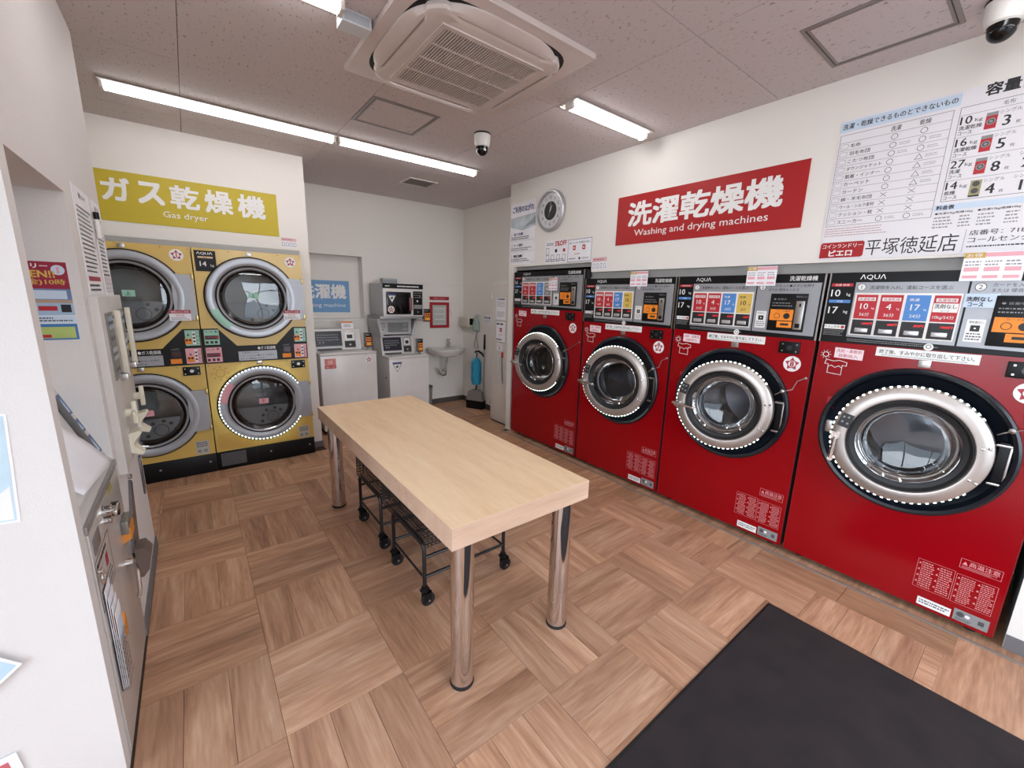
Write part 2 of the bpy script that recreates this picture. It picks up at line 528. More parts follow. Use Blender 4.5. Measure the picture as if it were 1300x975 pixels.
# floor: dark bed with squares of three planks, laid basket fashion
floor = struct(MB().box(-1.9, 3.9, -2.1, YK + 0.1, -0.05, -0.004, plain('floor_joint', '4b382b', 0.8)).build('floor', smooth=False))
P = 0.449; X0 = 0.117; Y0 = 0.99
def plank(x0, x1, y0, y1, along, mat):
    g = 0.0007
    L, W = ((x1 - x0), (y1 - y0)) if along == 'x' else ((y1 - y0), (x1 - x0))
    key = (round(L, 4), round(W, 4), mat.name)
    if key not in PLANKS:
        mb = MB()
        l, w, b = L / 2 - g, W / 2 - g, 0.0008
        vs = [(-l, -w, -.004), (l, -w, -.004), (l, w, -.004), (-l, w, -.004), (-l, -w, -b), (l, -w, -b), (l, w, -b), (-l, w, -b),
              (-l + b, -w + b, 0), (l - b, -w + b, 0), (l - b, w - b, 0), (-l + b, w - b, 0)]
        fs = [(0, 1, 5, 4), (1, 2, 6, 5), (2, 3, 7, 6), (3, 0, 4, 7), (4, 5, 9, 8), (5, 6, 10, 9), (6, 7, 11, 10), (7, 4, 8, 11), (8, 9, 10, 11)]
        mb.add(vs, fs, mat)
        o = mb.build('plank', floor, smooth=False)
        PLANKS[key] = o
    else:
        o = PLANKS[key].copy(); C.objects.link(o)
    o.location = ((x0 + x1) / 2, (y0 + y1) / 2, 0)
    o.rotation_euler = (0, 0, 0 if along == 'x' else PI / 2)
    return o
PLANKS = {}
nplank = 0
def clipbox(x0, x1, y0, y1, X0c, X1c, Y0c, Y1c):
    a, b, c, d = max(x0, X0c), min(x1, X1c), max(y0, Y0c), min(y1, Y1c)
    return (a, b, c, d) if b - a > 0.012 and d - c > 0.012 else None
MAINR = [(-0.317, 2.662, 0.03, 4.36), (-0.9, -0.317, YLE + 0.008, 4.36)]
REARR = [(0.973, XK - 0.008, 4.36, YK - 0.008)]
for R_ in MAINR + REARR:
    for i in range(-2, 8):
        for j in range(-6, 11):
            x0 = X0 + P * i; y0 = Y0 + P * j
            along = 'x' if (i + j) % 2 == 1 else 'y'
            for k in range(3):
                if along == 'x':
                    q = (x0, x0 + P, y0 + P * k / 3, y0 + P * (k + 1) / 3)
                else:
                    q = (x0 + P * k / 3, x0 + P * (k + 1) / 3, y0, y0 + P)
                c = clipbox(*q, *R_)
                if not c:
                    continue
                if R_ is REARR[0] and c[2] > 4.9 and c[1] < 2.4:
                    continue
                if c[1] < 2.33 and c[0] > 0.6 and c[3] < 0.45:
                    continue        # under the mat
                plank(*c, along, FLOORWOOD); nplank += 1
# border strip in front of the washers, grain towards the wall
y = 3.9
while y > 0.25:
    if y > 1.0:
        plank(2.662, 2.868, y - 0.149, y, 'x', FLOORWOODB); nplank += 1
        y -= 0.15
    else:
        plank(2.662, 2.868, y - 0.449, y, 'y', FLOORWOODB); nplank += 1
        y -= 0.45
for c in ((2.662, 2.96, 3.9, 4.36), (2.96, 3.02, 3.93, 4.36)):
    plank(*c, 'x', FLOORWOODB); nplank += 1
# the rest of the floor, out of sight or under machines and the mat
m = MB()
for q in ((-1.8, 3.9, -2.0, -0.85), (-1.8, -0.317, -0.85, 1.6), (-0.317, 2.662, -0.85, 0.03), (0.6, 2.33, 0.03, 0.3), (2.662, 2.868, -0.85, 0.10),
          (2.884, 3.9, -0.85, 3.83), (-0.9, 0.868, 4.36, YD + 0.6)):
    m.box(q[0], q[1], q[2], q[3], -0.004, -0.0005, FLOORWOOD)
m.build('plank_remainder', floor, smooth=False, kind='stuff')
print('planks', nplank)

# ceiling boards: square pitted boards with thin joints
ceil = struct(MB().box(-1.9, 4.1, -2.1, YK + 0.1, ZC + 0.012, ZC + 0.1, plain('ceiling_void', '4a4341', 0.9)).build('ceiling', smooth=False))
B = 0.958; CX0 = 0.09; CY0 = 0.287
CEILP = {}
def board(x0, x1, y0, y1):
    key = (round(x1 - x0, 3), round(y1 - y0, 3))
    if key not in CEILP:
        a, b = (x1 - x0) / 2 - 0.0015, (y1 - y0) / 2 - 0.0015
        o = MB().box(-a, a, -b, b, 0, 0.012, CEIL).build('ceiling_board', ceil, smooth=False)
        CEILP[key] = o
    else:
        o = CEILP[key].copy(); C.objects.link(o)
    o.location = ((x0 + x1) / 2, (y0 + y1) / 2, ZC)
for i in range(-2, 5):
    for j in range(-3, 7):
        c = clipbox(CX0 + B * i, CX0 + B * (i + 1), CY0 + B * j, CY0 + B * (j + 1), -1.9, XK + 0.1, -2.1, YK + 0.1)
        if c:
            board(*c)
# short bit of wall seen above: nothing else
# ------------------------------------------------------------------ the four red washer-dryers
def star_badge(m, x, z, r, num, col, y, bgc='w'):
    m.disc(x, y, z, r, pm(bgc), 24)
    pts = []
    for k in range(10):
        a = PI / 2 + k * PI / 5; q = r * (0.86 if k % 2 == 0 else 0.5)
        pts.append((x + q * math.cos(a), z + q * math.sin(a)))
    # ten-point outline as a fan so the concave shape fills cleanly
    for k in range(10):
        m.poly([(x, z), pts[k], pts[(k + 1) % 10]], y - 0.0006, pm(col))
    m.disc(x, y - 0.0010, z, r * 0.42, pm(bgc), 18)
    m.text(num, x, z - r * 0.36, r * 0.72, pm(col), y - 0.0014, al='c', bold=0.03)
def front_with_hole(m, x0, x1, z0, z1, cx, cz, r, y, mat, seg=64):
    angs = sorted([2 * PI * i / seg for i in range(seg)] + [math.atan2(b - cz, a - cx) % (2 * PI) for a in (x0, x1) for b in (z0, z1)])
    inn, out = [], []
    for a in angs:
        c, s_ = math.cos(a), math.sin(a)
        t = min(((x1 - cx) / c if c > 1e-9 else (x0 - cx) / c if c < -1e-9 else 1e9),
                ((z1 - cz) / s_ if s_ > 1e-9 else (z0 - cz) / s_ if s_ < -1e-9 else 1e9))
        inn.append((cx + r * c, y, cz + r * s_)); out.append((cx + t * c, y, cz + t * s_))
    n = len(angs)
    m.add(inn + out, [(i, n + i, n + (i + 1) % n, (i + 1) % n) for i in range(n)], mat)
CARDS = [('r', '洗濯乾燥', '10', '56', '1000'), ('r', '洗濯乾燥', '4', '36', '800'), ('b', '洗濯', '17', '24', '800'), ('y', '乾燥', '10', '8', '100')]
def washer(num, yleft, w, dz, label, cards, kgs, tilt=12.0, lever=-8, blue_note=False):
    t = thing('washing_machine', label, 'washing machine', (XW, yleft, 0), RIGHT, 'red front-loading washing machines')
    sx_ = w / 0.922
    cx, cz = 0.4625 * sx_, 0.912 + (0.03 if dz else 0.0)
    zt = 1.785 + dz; zr = 1.398 + dz
    m = MB()
    side = plain('machine_side', '2e2a2c', 0.6)
    m.box(0.004, 0.02, 0.003, 0.9, 0.045, zt, side); m.box(w - 0.02, w - 0.004, 0.003, 0.9, 0.045, zt, side)
    m.box(0.02, w - 0.02, 0.003, 0.9, zt - 0.02, zt, side); m.box(0.02, w - 0.02, 0.003, 0.9, 0.045, 0.06, side)
    m.box(0.02, w - 0.02, 0.85, 0.9, 0.06, zt - 0.02, side)
    m.build('body', t, smooth=False)
    m = MB()
    front_with_hole(m, 0.006, w - 0.006, 0.045, zr, cx, cz, 0.378, 0.0, RED)
    m.box(0.006, w - 0.006, 0.0, 0.02, 0.04, 0.0452, RED)
    m.box(0.004, 0.0075, -0.0015, 0.003, 0.045, zr, plain('red_edge', '8b0a14', 0.3)); m.box(w - 0.0075, w - 0.004, -0.0015, 0.003, 0.045, zr, plain('red_edge', '8b0a14', 0.3))
    m.build('front_panel', t, label='red enamelled front panel')
    m = MB()
    for fx in (0.08, w - 0.08):
        for fy in (0.08, 0.8):
            m.cyl((fx, fy, 0.0), (fx, fy, 0.05), 0.025, RUBBER2, seg=12)
    m.build('foot', t)
    # dark recess ring round the door
    m = MB()
    m.lathe([(0.372, 0.004), (0.388, -0.004), (0.386, -0.016), (0.376, -0.022), (0.362, -0.016), (0.345, 0.015), (0.315, 0.03), (0.25, 0.045), (0.235, 0.06)], (cx, 0, cz), RUBBER, 'y', 72)
    m.build('door_surround', t, label='glossy dark navy surround ring')
    # drum seen through the glass
    m = MB()
    m.lathe([(0.236, 0.055), (0.242, 0.08), (0.25, 0.09), (0.30, 0.10), (0.30, 0.52), (0.27, 0.55), (0.1, 0.56), (0.0, 0.55)], (cx, 0, cz), DRUM, 'y', 56)
    for a in (100, 220, 340):
        q = math.radians(a)
        m.box(-0.02, 0.02, 0.12, 0.5, -0.3, -0.235, DRUM, 0.008, M=Matrix.Translation((cx, 0, cz)) @ Matrix.Rotation(q, 4, 'Y'))
    m.lathe([(0.235, 0.12), (0.235, 0.125)], (cx, 0, cz), CHROME, 'y', 48)
    m.build('drum', t, label='ribbed steel drum')
    # ---- door, standing ajar on its right-hand hinge
    th = math.radians(tilt)
    m = MB()
    hx = -0.305      # door centre in the door's own frame
    m.lathe([(0.236, -0.034), (0.242, -0.044), (0.25, -0.046), (0.285, -0.040), (0.300, -0.030), (0.306, -0.014), (0.306, 0.0), (0.27, 0.004), (0.236, 0.004)], (hx, 0, 0), DOORSTEEL, 'y', 80, True)
    d = m.build('door', t, loc=(cx + 0.305, -0.012, cz), rot=(0, 0, th), label='satin steel ring door standing slightly ajar')
    m = MB()
    m.lathe([(0.238, -0.036), (0.232, -0.040), (0.222, -0.026), (0.204, -0.02), (0.200, -0.008), (0.206, 0.02), (0.238, 0.012)], (hx, 0, 0), RUBBER2, 'y', 64, True)
    m.build('door_gasket', d)
    m = MB()
    m.lathe([(0.203, -0.014), (0.196, -0.012), (0.188, 0.02), (0.172, 0.06), (0.150, 0.085), (0.10, 0.096), (0.0, 0.1)], (hx, 0, 0), GLASS_DOOR, 'y', 56)
    m.build('door_glass', d)
    m = MB()
    m.lathe([(0.206, -0.015), (0.199, -0.020), (0.1965, -0.014)], (hx, 0, 0), CHROME, 'y', 64, True)
    m.lathe([(0.182, 0.03), (0.176, 0.026), (0.174, 0.034)], (hx, 0, 0), STEEL, 'y', 56, True)
    m.build('glass_rim', d)
    m = MB()
    for k in range(66):
        a = 2 * PI * k / 66
        if abs(((a + PI) % (2 * PI)) - PI) < 0.62:
            continue
        q = Matrix.Translation((hx, 0, 0)) @ Matrix.Rotation(-a, 4, 'Y')
        m.box(0.304, 0.3085, -0.018, -0.010, -0.0055, 0.0055, LED, M=q)
    m.build('light_beads', d, kind='stuff', smooth=False)
    m = MB()
    px, pz = hx - 0.285 * math.cos(math.radians(6)), -0.03
    if num == '9':
        m.cyl((px, -0.03, 0.0), (px, -0.075, 0.0), 0.020, CHROME, seg=18)
        m.cyl((px, -0.068, -0.005), (px - 0.004, -0.072, -0.13), 0.010, CHROME, seg=12)
        m.cyl((px - 0.004, -0.072, -0.135), (px - 0.004, -0.055, -0.135), 0.013, CHROME, seg=12)
    else:
        m.cyl((px, -0.03, pz), (px, -0.08, pz), 0.022, CHROME, seg=18)
        m.cyl((px - 0.035, -0.075, pz + 0.005), (px + 0.115, -0.075, pz - 0.012), 0.010, CHROME, r1=0.008, seg=12)
        m.lathe([(0.0, -0.010), (0.011, -0.006), (0.013, 0), (0.011, 0.006), (0, 0.010)], (px + 0.115, -0.075, pz - 0.012), CHROME, 'x', 12)
    m.build('door_handle', d)
    m = MB()
    q = Matrix.Translation((hx, 0, 0)) @ Matrix.Rotation(-math.radians(-24), 4, 'Y')
    # dark pictogram plate on the upper left of the ring
    Mq = Matrix.Translation((hx - 0.252, -0.046, 0.085)) @ Matrix.Rotation(math.radians(15), 4, 'Y')
    m.box(-0.026, 0.026, -0.002, 0.0, -0.038, 0.038, pm('k'), M=Mq)
    for (a0_, b0_) in ((-0.018, 0.012), (0.002, 0.016), (-0.015, -0.015), (0.008, -0.018)):
        m.box(a0_, a0_ + 0.009, -0.0028, -0.002, b0_, b0_ + 0.010, pm('g'), M=Mq)
    m.build('pictogram_plate', d, smooth=False)
    m = MB()
    for (sa, rr) in ((12, 0.262), (12, 0.288), (-24, 0.262), (-24, 0.288)):
        a = math.radians(sa)
        m.lathe([(0.007, 0.0), (0.006, -0.004), (0.0, -0.006)], (hx + rr * math.cos(a), -0.044, rr * math.sin(a)), CHROME, 'y', 10)
        m.build('screw', d)
        m = MB()
    # hinge, latch, cord
    m = MB()
    m.box(cx + 0.31, cx + 0.362, -0.003, 0.02, cz - 0.12, cz + 0.09, BLACK, 0.004)
    m.box(cx + 0.345, cx + 0.353, -0.010, -0.002, cz - 0.12, cz + 0.08, STEEL, 0.002)
    for zz in (cz - 0.12, cz + 0.07):
        m.box(cx + 0.30, cx + 0.352, -0.012, -0.004, zz, zz + 0.012, STEEL, 0.003)
    m.build('hinge', t)
    m = MB()
    m.box(cx - 0.372, cx - 0.335, -0.002, 0.02, cz + 0.10, cz + 0.17, pm('r'), 0.004)
    m.box(cx - 0.358, cx - 0.325, -0.004, 0.03, cz - 0.04, cz + 0.03, STEEL, 0.004)
    m.build('latch', t)
    m = MB()
    x_a, z_a = cx + 0.335, cz + 0.155
    m.tube([(x_a - 0.04, -0.02, z_a - 0.03), (x_a, -0.03, z_a), (x_a + 0.05, -0.018, z_a + 0.02), (w - 0.06, -0.012, z_a + 0.075), (w - 0.015, -0.008, z_a + 0.105)], 0.0028, STEEL, 6)
    m.lathe([(0.0, -0.012), (0.012, -0.008), (0.012, 0.0)], (x_a, -0.022, z_a), STEEL, 'y', 12)
    m.lathe([(0.0, -0.010), (0.008, -0.006), (0.008, 0.0)], (w - 0.02, -0.004, z_a + 0.10), STEEL, 'y', 12)
    m.build('safety_cord', t)
    # ---- control console
    m = MB()
    m.box(0.003, w - 0.003, -0.004, 0.02, zr + 0.002, zt, BLACK)
    m.box(w - 0.012, w - 0.003, -0.010, 0.0, zr, zt - 0.002, STEEL); m.box(0.0, 0.006, -0.008, 0.0, zr, zt - 0.002, STEEL)
    m.build('console', t, smooth=False)
    X = lambda v: v * sx_
    m = MB()
    m.prism([(X(0.124), 1.436 + dz), (X(0.549), 1.428 + dz), (X(0.549), 1.732 + dz), (X(0.124), 1.732 + dz)], -0.009, -0.004, SILVER)
    m.prism([(X(0.557), 1.428 + dz), (X(0.90), 1.420 + dz), (X(0.90), 1.732 + dz), (X(0.557), 1.732 + dz)], -0.009, -0.004, SILVER)
    m.build('silver_fascia', t, smooth=False)
    m = MB()
    m.box(X(0.13), X(0.54), -0.0115, -0.009, 1.447 + dz, 1.676 + dz, WHITEPL, 0.001)
    m.build('price_board', t)
    for k, c in enumerate(cards):
        a = X(0.140 + k * 0.1015); b = a + X(0.090)
        m = MB()
        m.box(a, b, -0.0125, -0.0115, 1.538 + dz, 1.666 + dz, pm(c[0]))
        tx = pm('w') if c[0] != 'y' else pm('k')
        ya = -0.0131
        m.rect(a + 0.008, b - 0.008, 1.634 + dz, 1.652 + dz, ya + 0.0002, pm('w') if c[0] == 'r' else pm(c[0]))
        m.text(c[1], 0, 0, 0, pm(c[0]) if c[0] == 'r' else tx, ya, fit=(a + 0.012, b - (0.012 if len(c[1]) > 2 else 0.04), 1.636 + dz, 1.650 + dz), bold=0.01)
        if k == 3 and blue_note:
            m.rect(a + 0.002, b - 0.002, 1.585 + dz, 1.628 + dz, ya + 0.0002, pm('w'))
            m.text('洗剤なし', 0, 0, 0, pm('k'), ya, fit=(a + 0.006, b - 0.006, 1.603 + dz, 1.624 + dz), bold=0.02)
            m.text('コース', (a + b) / 2, 1.588 + dz, 0.008, pm('k'), ya, al='c')
            m.text('10kg/54分', 0, 0, 0, pm('w'), ya, fit=(a + 0.008, b - 0.008, 1.549 + dz, 1.570 + dz))
        else:
            m.text(c[2], (a + b) / 2 - 0.006, 1.590 + dz, 0.030, tx, ya, al='c', bold=0.01)
            m.text('kg', b - 0.008, 1.588 + dz, 0.012, tx, ya, al='r')
            m.text(c[3] + '分', (a + b) / 2, 1.552 + dz, 0.020, tx, ya, al='c')
        m.build('course_card', t, smooth=False)
        m = MB()
        m.box(a, b, -0.0125, -0.0115, 1.453 + dz, 1.532 + dz, pm('k'))
        m.text(c[4] + '円', b - 0.006, 1.506 + dz, 0.013, plain('red_digits', 'c02028', 0.5, emit='ff2020', es=0.5), -0.0131, al='r', shear=0.15)
        m.build('price_display', t, smooth=False)
        MB().box(a + 0.016, b - 0.016, -0.020, -0.0125, 1.464 + dz, 1.488 + dz, plain('chrome_button', 'cfcfcf', 0.25, 0.6), 0.005).build('button', t)
    m = MB()
    y1 = -0.0096
    m.text('ΛQUΛ', 0, 0, 0, pm('w'), -0.0048, fit=(X(0.137), X(0.245), 1.744 + dz, 1.773 + dz), bold=0.01)
    m.build('maker_lettering', t, smooth=False)
    m = MB()
    m.text('洗濯乾燥機', 0, 0, 0, pm('w'), -0.0048, fit=(X(0.73), X(0.875), 1.744 + dz, 1.773 + dz), bold=0.01)
    m.build('header_lettering', t, smooth=False)
    m = MB()
    for x_, n_ in ((0.152, '1'), (0.588, '2')):
        m.disc(X(x_), y1, 1.706 + dz, 0.019, pm('k'), 24); m.disc(X(x_), y1 - 0.0004, 1.706 + dz, 0.0165, pm('w'), 24)
        m.text(n_, X(x_), 1.696 + dz, 0.020, pm('k'), y1 - 0.0008, al='c')
    m.text('洗濯物を入れ、運転コースを選ぶ', 0, 0, 0, pm('k'), y1, fit=(X(0.187), X(0.50), 1.694 + dz, 1.714 + dz))
    m.text('カードを入れ●ボタンを押す', 0, 0, 0, pm('k'), y1, fit=(X(0.625), X(0.865), 1.707 + dz, 1.724 + dz))
    m.text('または 硬貨を入れる', 0, 0, 0, pm('k'), y1, fit=(X(0.625), X(0.79), 1.683 + dz, 1.700 + dz))
    m.build('step_lettering', t, smooth=False)
    m = MB()
    # capacity column
    m.rect(X(0.014), X(0.112), 1.710 + dz, 1.727 + dz, -0.0046, pm('r')); m.text('洗濯 乾燥', 0, 0, 0, pm('w'), -0.005, fit=(X(0.03), X(0.096), 1.713 + dz, 1.724 + dz))
    m.text(kgs[0], X(0.018), 1.655 + dz, 0.038, pm('w'), -0.0048, bold=0.01); m.text('kg', X(0.108), 1.655 + dz, 0.020, pm('w'), -0.0048, al='r')
    m.rect(X(0.014), X(0.112), 1.620 + dz, 1.637 + dz, -0.0046, pm('b')); m.text('洗濯', 0, 0, 0, pm('w'), -0.005, fit=(X(0.05), X(0.078), 1.623 + dz, 1.634 + dz))
    m.text(kgs[1], X(0.018), 1.560 + dz, 0.038, pm('w'), -0.0048, bold=0.01); m.text('kg', X(0.108), 1.560 + dz, 0.020, pm('w'), -0.0048, al='r')
    m.rect(X(0.014), X(0.110), 1.474 + dz, 1.498 + dz, -0.0046, pm('w')); m.text('ドラム洗浄', 0, 0, 0, pm('k'), -0.005, fit=(X(0.018), X(0.086), 1.479 + dz, 1.493 + dz)); m.disc(X(0.099), -0.005, 1.486 + dz, 0.0085, pm('r'), 14)
    m.greek(X(0.014), X(0.110), 1.435 + dz, 1.470 + dz, 4, pm('g'), -0.0048, 0.4, 3)
    m.build('capacity_lettering', t, smooth=False, kind='stuff')
    m = MB(); m.greek(X(0.13), X(0.50), 1.408 + dz, 1.426 + dz, 2, pm('g'), -0.0048, 0.4, 5)
    m.build('fine_print', t, smooth=False)
    # card and coin unit
    m = MB()
    m.box(X(0.645), X(0.845), -0.016, -0.009, 1.440 + dz, 1.668 + dz, BLACK, 0.003)
    m.box(X(0.79), X(0.835), -0.019, -0.016, 1.455 + dz, 1.625 + dz, STEEL, 0.002)
    m.box(X(0.808), X(0.817), -0.0205, -0.019, 1.59 + dz, 1.61 + dz, BLACK)
    m.box(X(0.80), X(0.825), -0.0205, -0.019, 1.465 + dz, 1.49 + dz, BLACK)
    m.build('coin_unit', t)
    m = MB(); ya = -0.0168
    m.rect(X(0.655), X(0.782), 1.505 + dz, 1.572 + dz, ya, pm('o')); m.rect(X(0.70), X(0.782), 1.462 + dz, 1.500 + dz, ya, pm('o'))
    m.disc(X(0.695), ya - 0.0005, 1.533 + dz, 0.017, pm('k'), 18); m.disc(X(0.695), ya - 0.001, 1.533 + dz, 0.014, pm('o'), 18)
    m.disc(X(0.748), ya - 0.0005, 1.533 + dz, 0.018, pm('k'), 18)
    m.text('カード操作', 0, 0, 0, pm('k'), ya - 0.0005, fit=(X(0.69), X(0.765), 1.558 + dz, 1.568 + dz))
    m.rect(X(0.72), X(0.765), 1.475 + dz, 1.488 + dz, ya - 0.0005, pm('k'))
    m.build('card_reader_label', t, smooth=False)
    m = MB()
    m.text('● 営業中', 0, 0, 0, pm('g'), ya, fit=(X(0.665), X(0.735), 1.628 + dz, 1.640 + dz)); m.text('硬貨投入口', 0, 0, 0, pm('g'), ya, fit=(X(0.785), X(0.84), 1.645 + dz, 1.656 + dz))
    m.greek(X(0.66), X(0.77), 1.585 + dz, 1.618 + dz, 2, pm('g'), ya, 0.35, 9)
    m.build('coin_slot_lettering', t, smooth=False, kind='stuff')
    m = MB(); ya = y1
    m.rect(X(0.572), X(0.632), 1.452 + dz, 1.558 + dz, ya, pm('w'))
    m.box(X(0.587), X(0.617), ya - 0.001, ya - 0.0003, 1.502 + dz, 1.530 + dz, pm('k')); m.disc(X(0.602), ya - 0.0015, 1.516 + dz, 0.004, pm('w'), 10)
    m.text('領収書なし', 0, 0, 0, pm('k'), ya - 0.0005, fit=(X(0.578), X(0.626), 1.540 + dz, 1.550 + dz))
    m.greek(X(0.578), X(0.627), 1.458 + dz, 1.496 + dz, 3, pm('k'), ya - 0.0005, 0.4, 6)
    m.build('small_notice', t, smooth=False)
    if blue_note:
        m = MB(); m.rect(X(0.545), X(0.655), 1.612 + dz, 1.676 + dz, -0.0135, pm('lb'))
        m.text('洗剤なし', 0, 0, 0, pm('k'), -0.014, fit=(X(0.552), X(0.635), 1.640 + dz, 1.662 + dz), bold=0.03)
        m.text('コース', 0, 0, 0, pm('k'), -0.014, fit=(X(0.56), X(0.61), 1.617 + dz, 1.635 + dz), bold=0.03)
        m.build('blue_note', t, smooth=False, label='pale blue paper note taped on the console')
    # stickers on the red front
    m = MB(); y2 = -0.0012
    m.poly([(X(0.265), 1.345 + dz), (X(0.645), 1.345 + dz), (X(0.645), 1.393 + dz), (X(0.265), 1.393 + dz)], y2, pm('w'))
    m.text('終了後、すみやかに取り出して下さい。', 0, 0, 0, pm('k'), y2 - 0.0005, fit=(X(0.278), X(0.628), 1.360 + dz, 1.382 + dz), bold=0.01)
    m.greek(X(0.29), X(0.62), 1.348 + dz, 1.356 + dz, 1, pm('g'), y2 - 0.0005, 0.4, 8)
    m.disc(X(0.4625), -0.006, 1.412 + dz, 0.018, pm('w'), 20); m.disc(X(0.4625), -0.0065, 1.414 + dz, 0.010, pm('k'), 16); m.disc(X(0.4625), -0.007, 1.414 + dz, 0.0075, pm('w'), 16)
    m.build('banner_sticker', t, smooth=False, label='long white sticker asking to take laundry out promptly')
    m = MB(); m.box(X(0.4625) - 0.023, X(0.4625) + 0.023, -0.006, 0.0, 1.308 + dz, 1.344 + dz, STEEL, 0.001); m.box(X(0.4625) - 0.008, X(0.4625) + 0.008, -0.010, -0.006, 1.322 + dz, 1.330 + dz, STEEL)
    m.build('top_catch', t)
    m = MB(); lx = X(0.085)
    m.poly([(lx, 1.312 + dz), (lx + 0.13, 1.308 + dz), (lx + 0.13, 1.366 + dz), (lx, 1.370 + dz)], y2, plain('pink_label', 'f2d9dc', 0.5))
    m.text('洗剤・柔軟剤', 0, 0, 0, pm('wine'), y2 - 0.0005, fit=(lx + 0.008, lx + 0.122, 1.343 + dz, 1.362 + dz)); m.text('自動投入', 0, 0, 0, pm('wine'), y2 - 0.0005, fit=(lx + 0.022, lx + 0.108, 1.317 + dz, 1.336 + dz))
    m.build('detergent_label', t, smooth=False)
    m = MB(); sxp, szp = X(0.045), 1.325 + dz - (0.02 if dz else 0)
    m.ringp(sxp, y2, szp, 0.012, 0.0155, pm('w'), 20)
    for k in range(9):
        a = 2 * PI * k / 9; m.disc(sxp + 0.023 * math.cos(a), y2, szp + 0.023 * math.sin(a), 0.0022, pm('w'), 8)
    tz = szp - 0.065
    sh = [(-0.012, 0.037), (0.02, 0.030), (0.05, 0.037), (0.085, 0.028), (0.085, 0.008), (0.066, 0.010), (0.066, -0.045), (0.0, -0.040), (0.0, 0.010), (-0.018, 0.012)]
    m.outline([(sxp + a + 0.02, tz + b) for a, b in sh], 0.003, y2, pm('w'))
    m.outline([(sxp + 0.02 + a, tz + b) for a, b in ((0.0, -0.005), (0.015, 0.005), (0.033, -0.006), (0.05, 0.005), (0.066, -0.005))], 0.003, y2, pm('w'), False)
    m.build('shirt_pictogram', t, smooth=False, label='white line drawing of a sun and a shirt')
    m = MB(); kx = X(0.73)
    m.box(kx, kx + 0.115, -0.010, 0.0, 1.305 + dz, 1.378 + dz, BLACK, 0.003)
    m.disc(kx + 0.06, -0.0108, 1.341 + dz, 0.016, plain('lock_face', '3a3a3e', 0.3, 0.5), 16)
    for a_ in (0.022, 0.098):
        for b_ in (1.320, 1.362):
            m.disc(kx + a_, -0.0108, b_ + dz, 0.005, STEEL, 10)
    m.build('lock_plate', t)
    m = MB(); star_badge(m, X(0.815), 1.243 + dz * 0.9, 0.048, num, 'wine', y2); m.build('number_badge', t, smooth=False, label='round white badge with a red star figure and number ' + num)
    # warning print low on the right
    m = MB(); pk = plain('pale_red_print', 'd98f92', 0.5); xs = w - 0.922
    def block(x0, x1, z0, z1, rows, sd):
        m.outline([(x0, z0), (x1, z0), (x1, z1), (x0, z1)], 0.0013, y2, pk)
        mid = (x0 + x1) / 2
        m.greek(x0 + 0.016, mid - 0.004, z0 + 0.006, z1 - 0.008, rows, pk, y2, 0.42, sd); m.greek(mid + 0.016, x1 - 0.004, z0 + 0.006, z1 - 0.008, rows, pk, y2, 0.42, sd + 1)
        for k in range(4):
            for xx in (x0 + 0.009, mid + 0.009):
                zz = z1 - 0.02 - k * (z1 - z0 - 0.02) / 4
                m.poly([(xx - 0.005, zz - 0.005), (xx + 0.005, zz - 0.005), (xx, zz + 0.005)], y2, pk)
    block(xs + 0.613, xs + 0.748, 0.148, 0.308, 12, 11); block(xs + 0.755, xs + 0.892, 0.145, 0.302, 14, 21)
    m.outline([(xs + 0.755, 0.338), (xs + 0.892, 0.338), (xs + 0.892, 0.388), (xs + 0.755, 0.388)], 0.0015, y2, pk)
    m.text('高温注意', 0, 0, 0, pk, y2, fit=(xs + 0.785, xs + 0.885, 0.357, 0.382), bold=0.02); m.poly([(xs + 0.762, 0.358), (xs + 0.78, 0.358), (xs + 0.771, 0.376)], y2, pk)
    m.greek(xs + 0.762, xs + 0.885, 0.340, 0.354, 2, pk, y2, 0.4, 4)
    m.build('warning_print', t, smooth=False)
    m = MB()
    m.rect(xs + 0.643, xs + 0.768, 0.056, 0.100, y2, pm('w')); m.greek(xs + 0.650, xs + 0.762, 0.066, 0.092, 2, pm('dg'), y2 - 0.0005, 0.5, 31)
    m.build('white_rating_label', t, smooth=False)
    m = MB()
    m.rect(xs + 0.777, xs + 0.897, 0.056, 0.117, y2, pm('g')); m.disc(xs + 0.80, y2 - 0.0005, 0.093, 0.014, pm('dg'), 14); m.disc(xs + 0.825, y2 - 0.0005, 0.093, 0.009, pm('w'), 14)
    m.greek(xs + 0.785, xs + 0.85, 0.06, 0.074, 2, pm('k'), y2 - 0.0005, 0.4, 5); m.rect(xs + 0.862, xs + 0.882, 0.075, 0.098, y2 - 0.0005, pm('dg'))
    m.build('grey_rating_label', t, smooth=False)
    return t
nine = [CARDS[0], CARDS[1], CARDS[2], ('r', '洗濯乾燥', '10', '54', '1000')]
six = [('r', '洗濯乾燥', '16', '60', '1300'), ('r', '洗濯乾燥', '5', '40', '1000'), ('b', '洗濯', '27', '28', '1100'), ('g', '乾燥', '16', '8', '100')]
washer('6', 3.765, 1.065, 0.09, 'farthest red washing machine, badge 6, in the taller recess under the wall clock', six, ('16', '27'))
washer('7', 2.688, 0.922, 0.0, 'second red washing machine from the far end, badge 7, lever handle pointing right', CARDS, ('10', '17'))
washer('8', 1.757, 0.928, 0.0, 'third red washing machine from the far end, badge 8, under the red sign', CARDS, ('10', '17'))
washer('9', 0.818, 0.922, 0.0, 'nearest and largest-looking red washing machine, badge 9, under the shop name board', nine, ('10', '17'), blue_note=True)
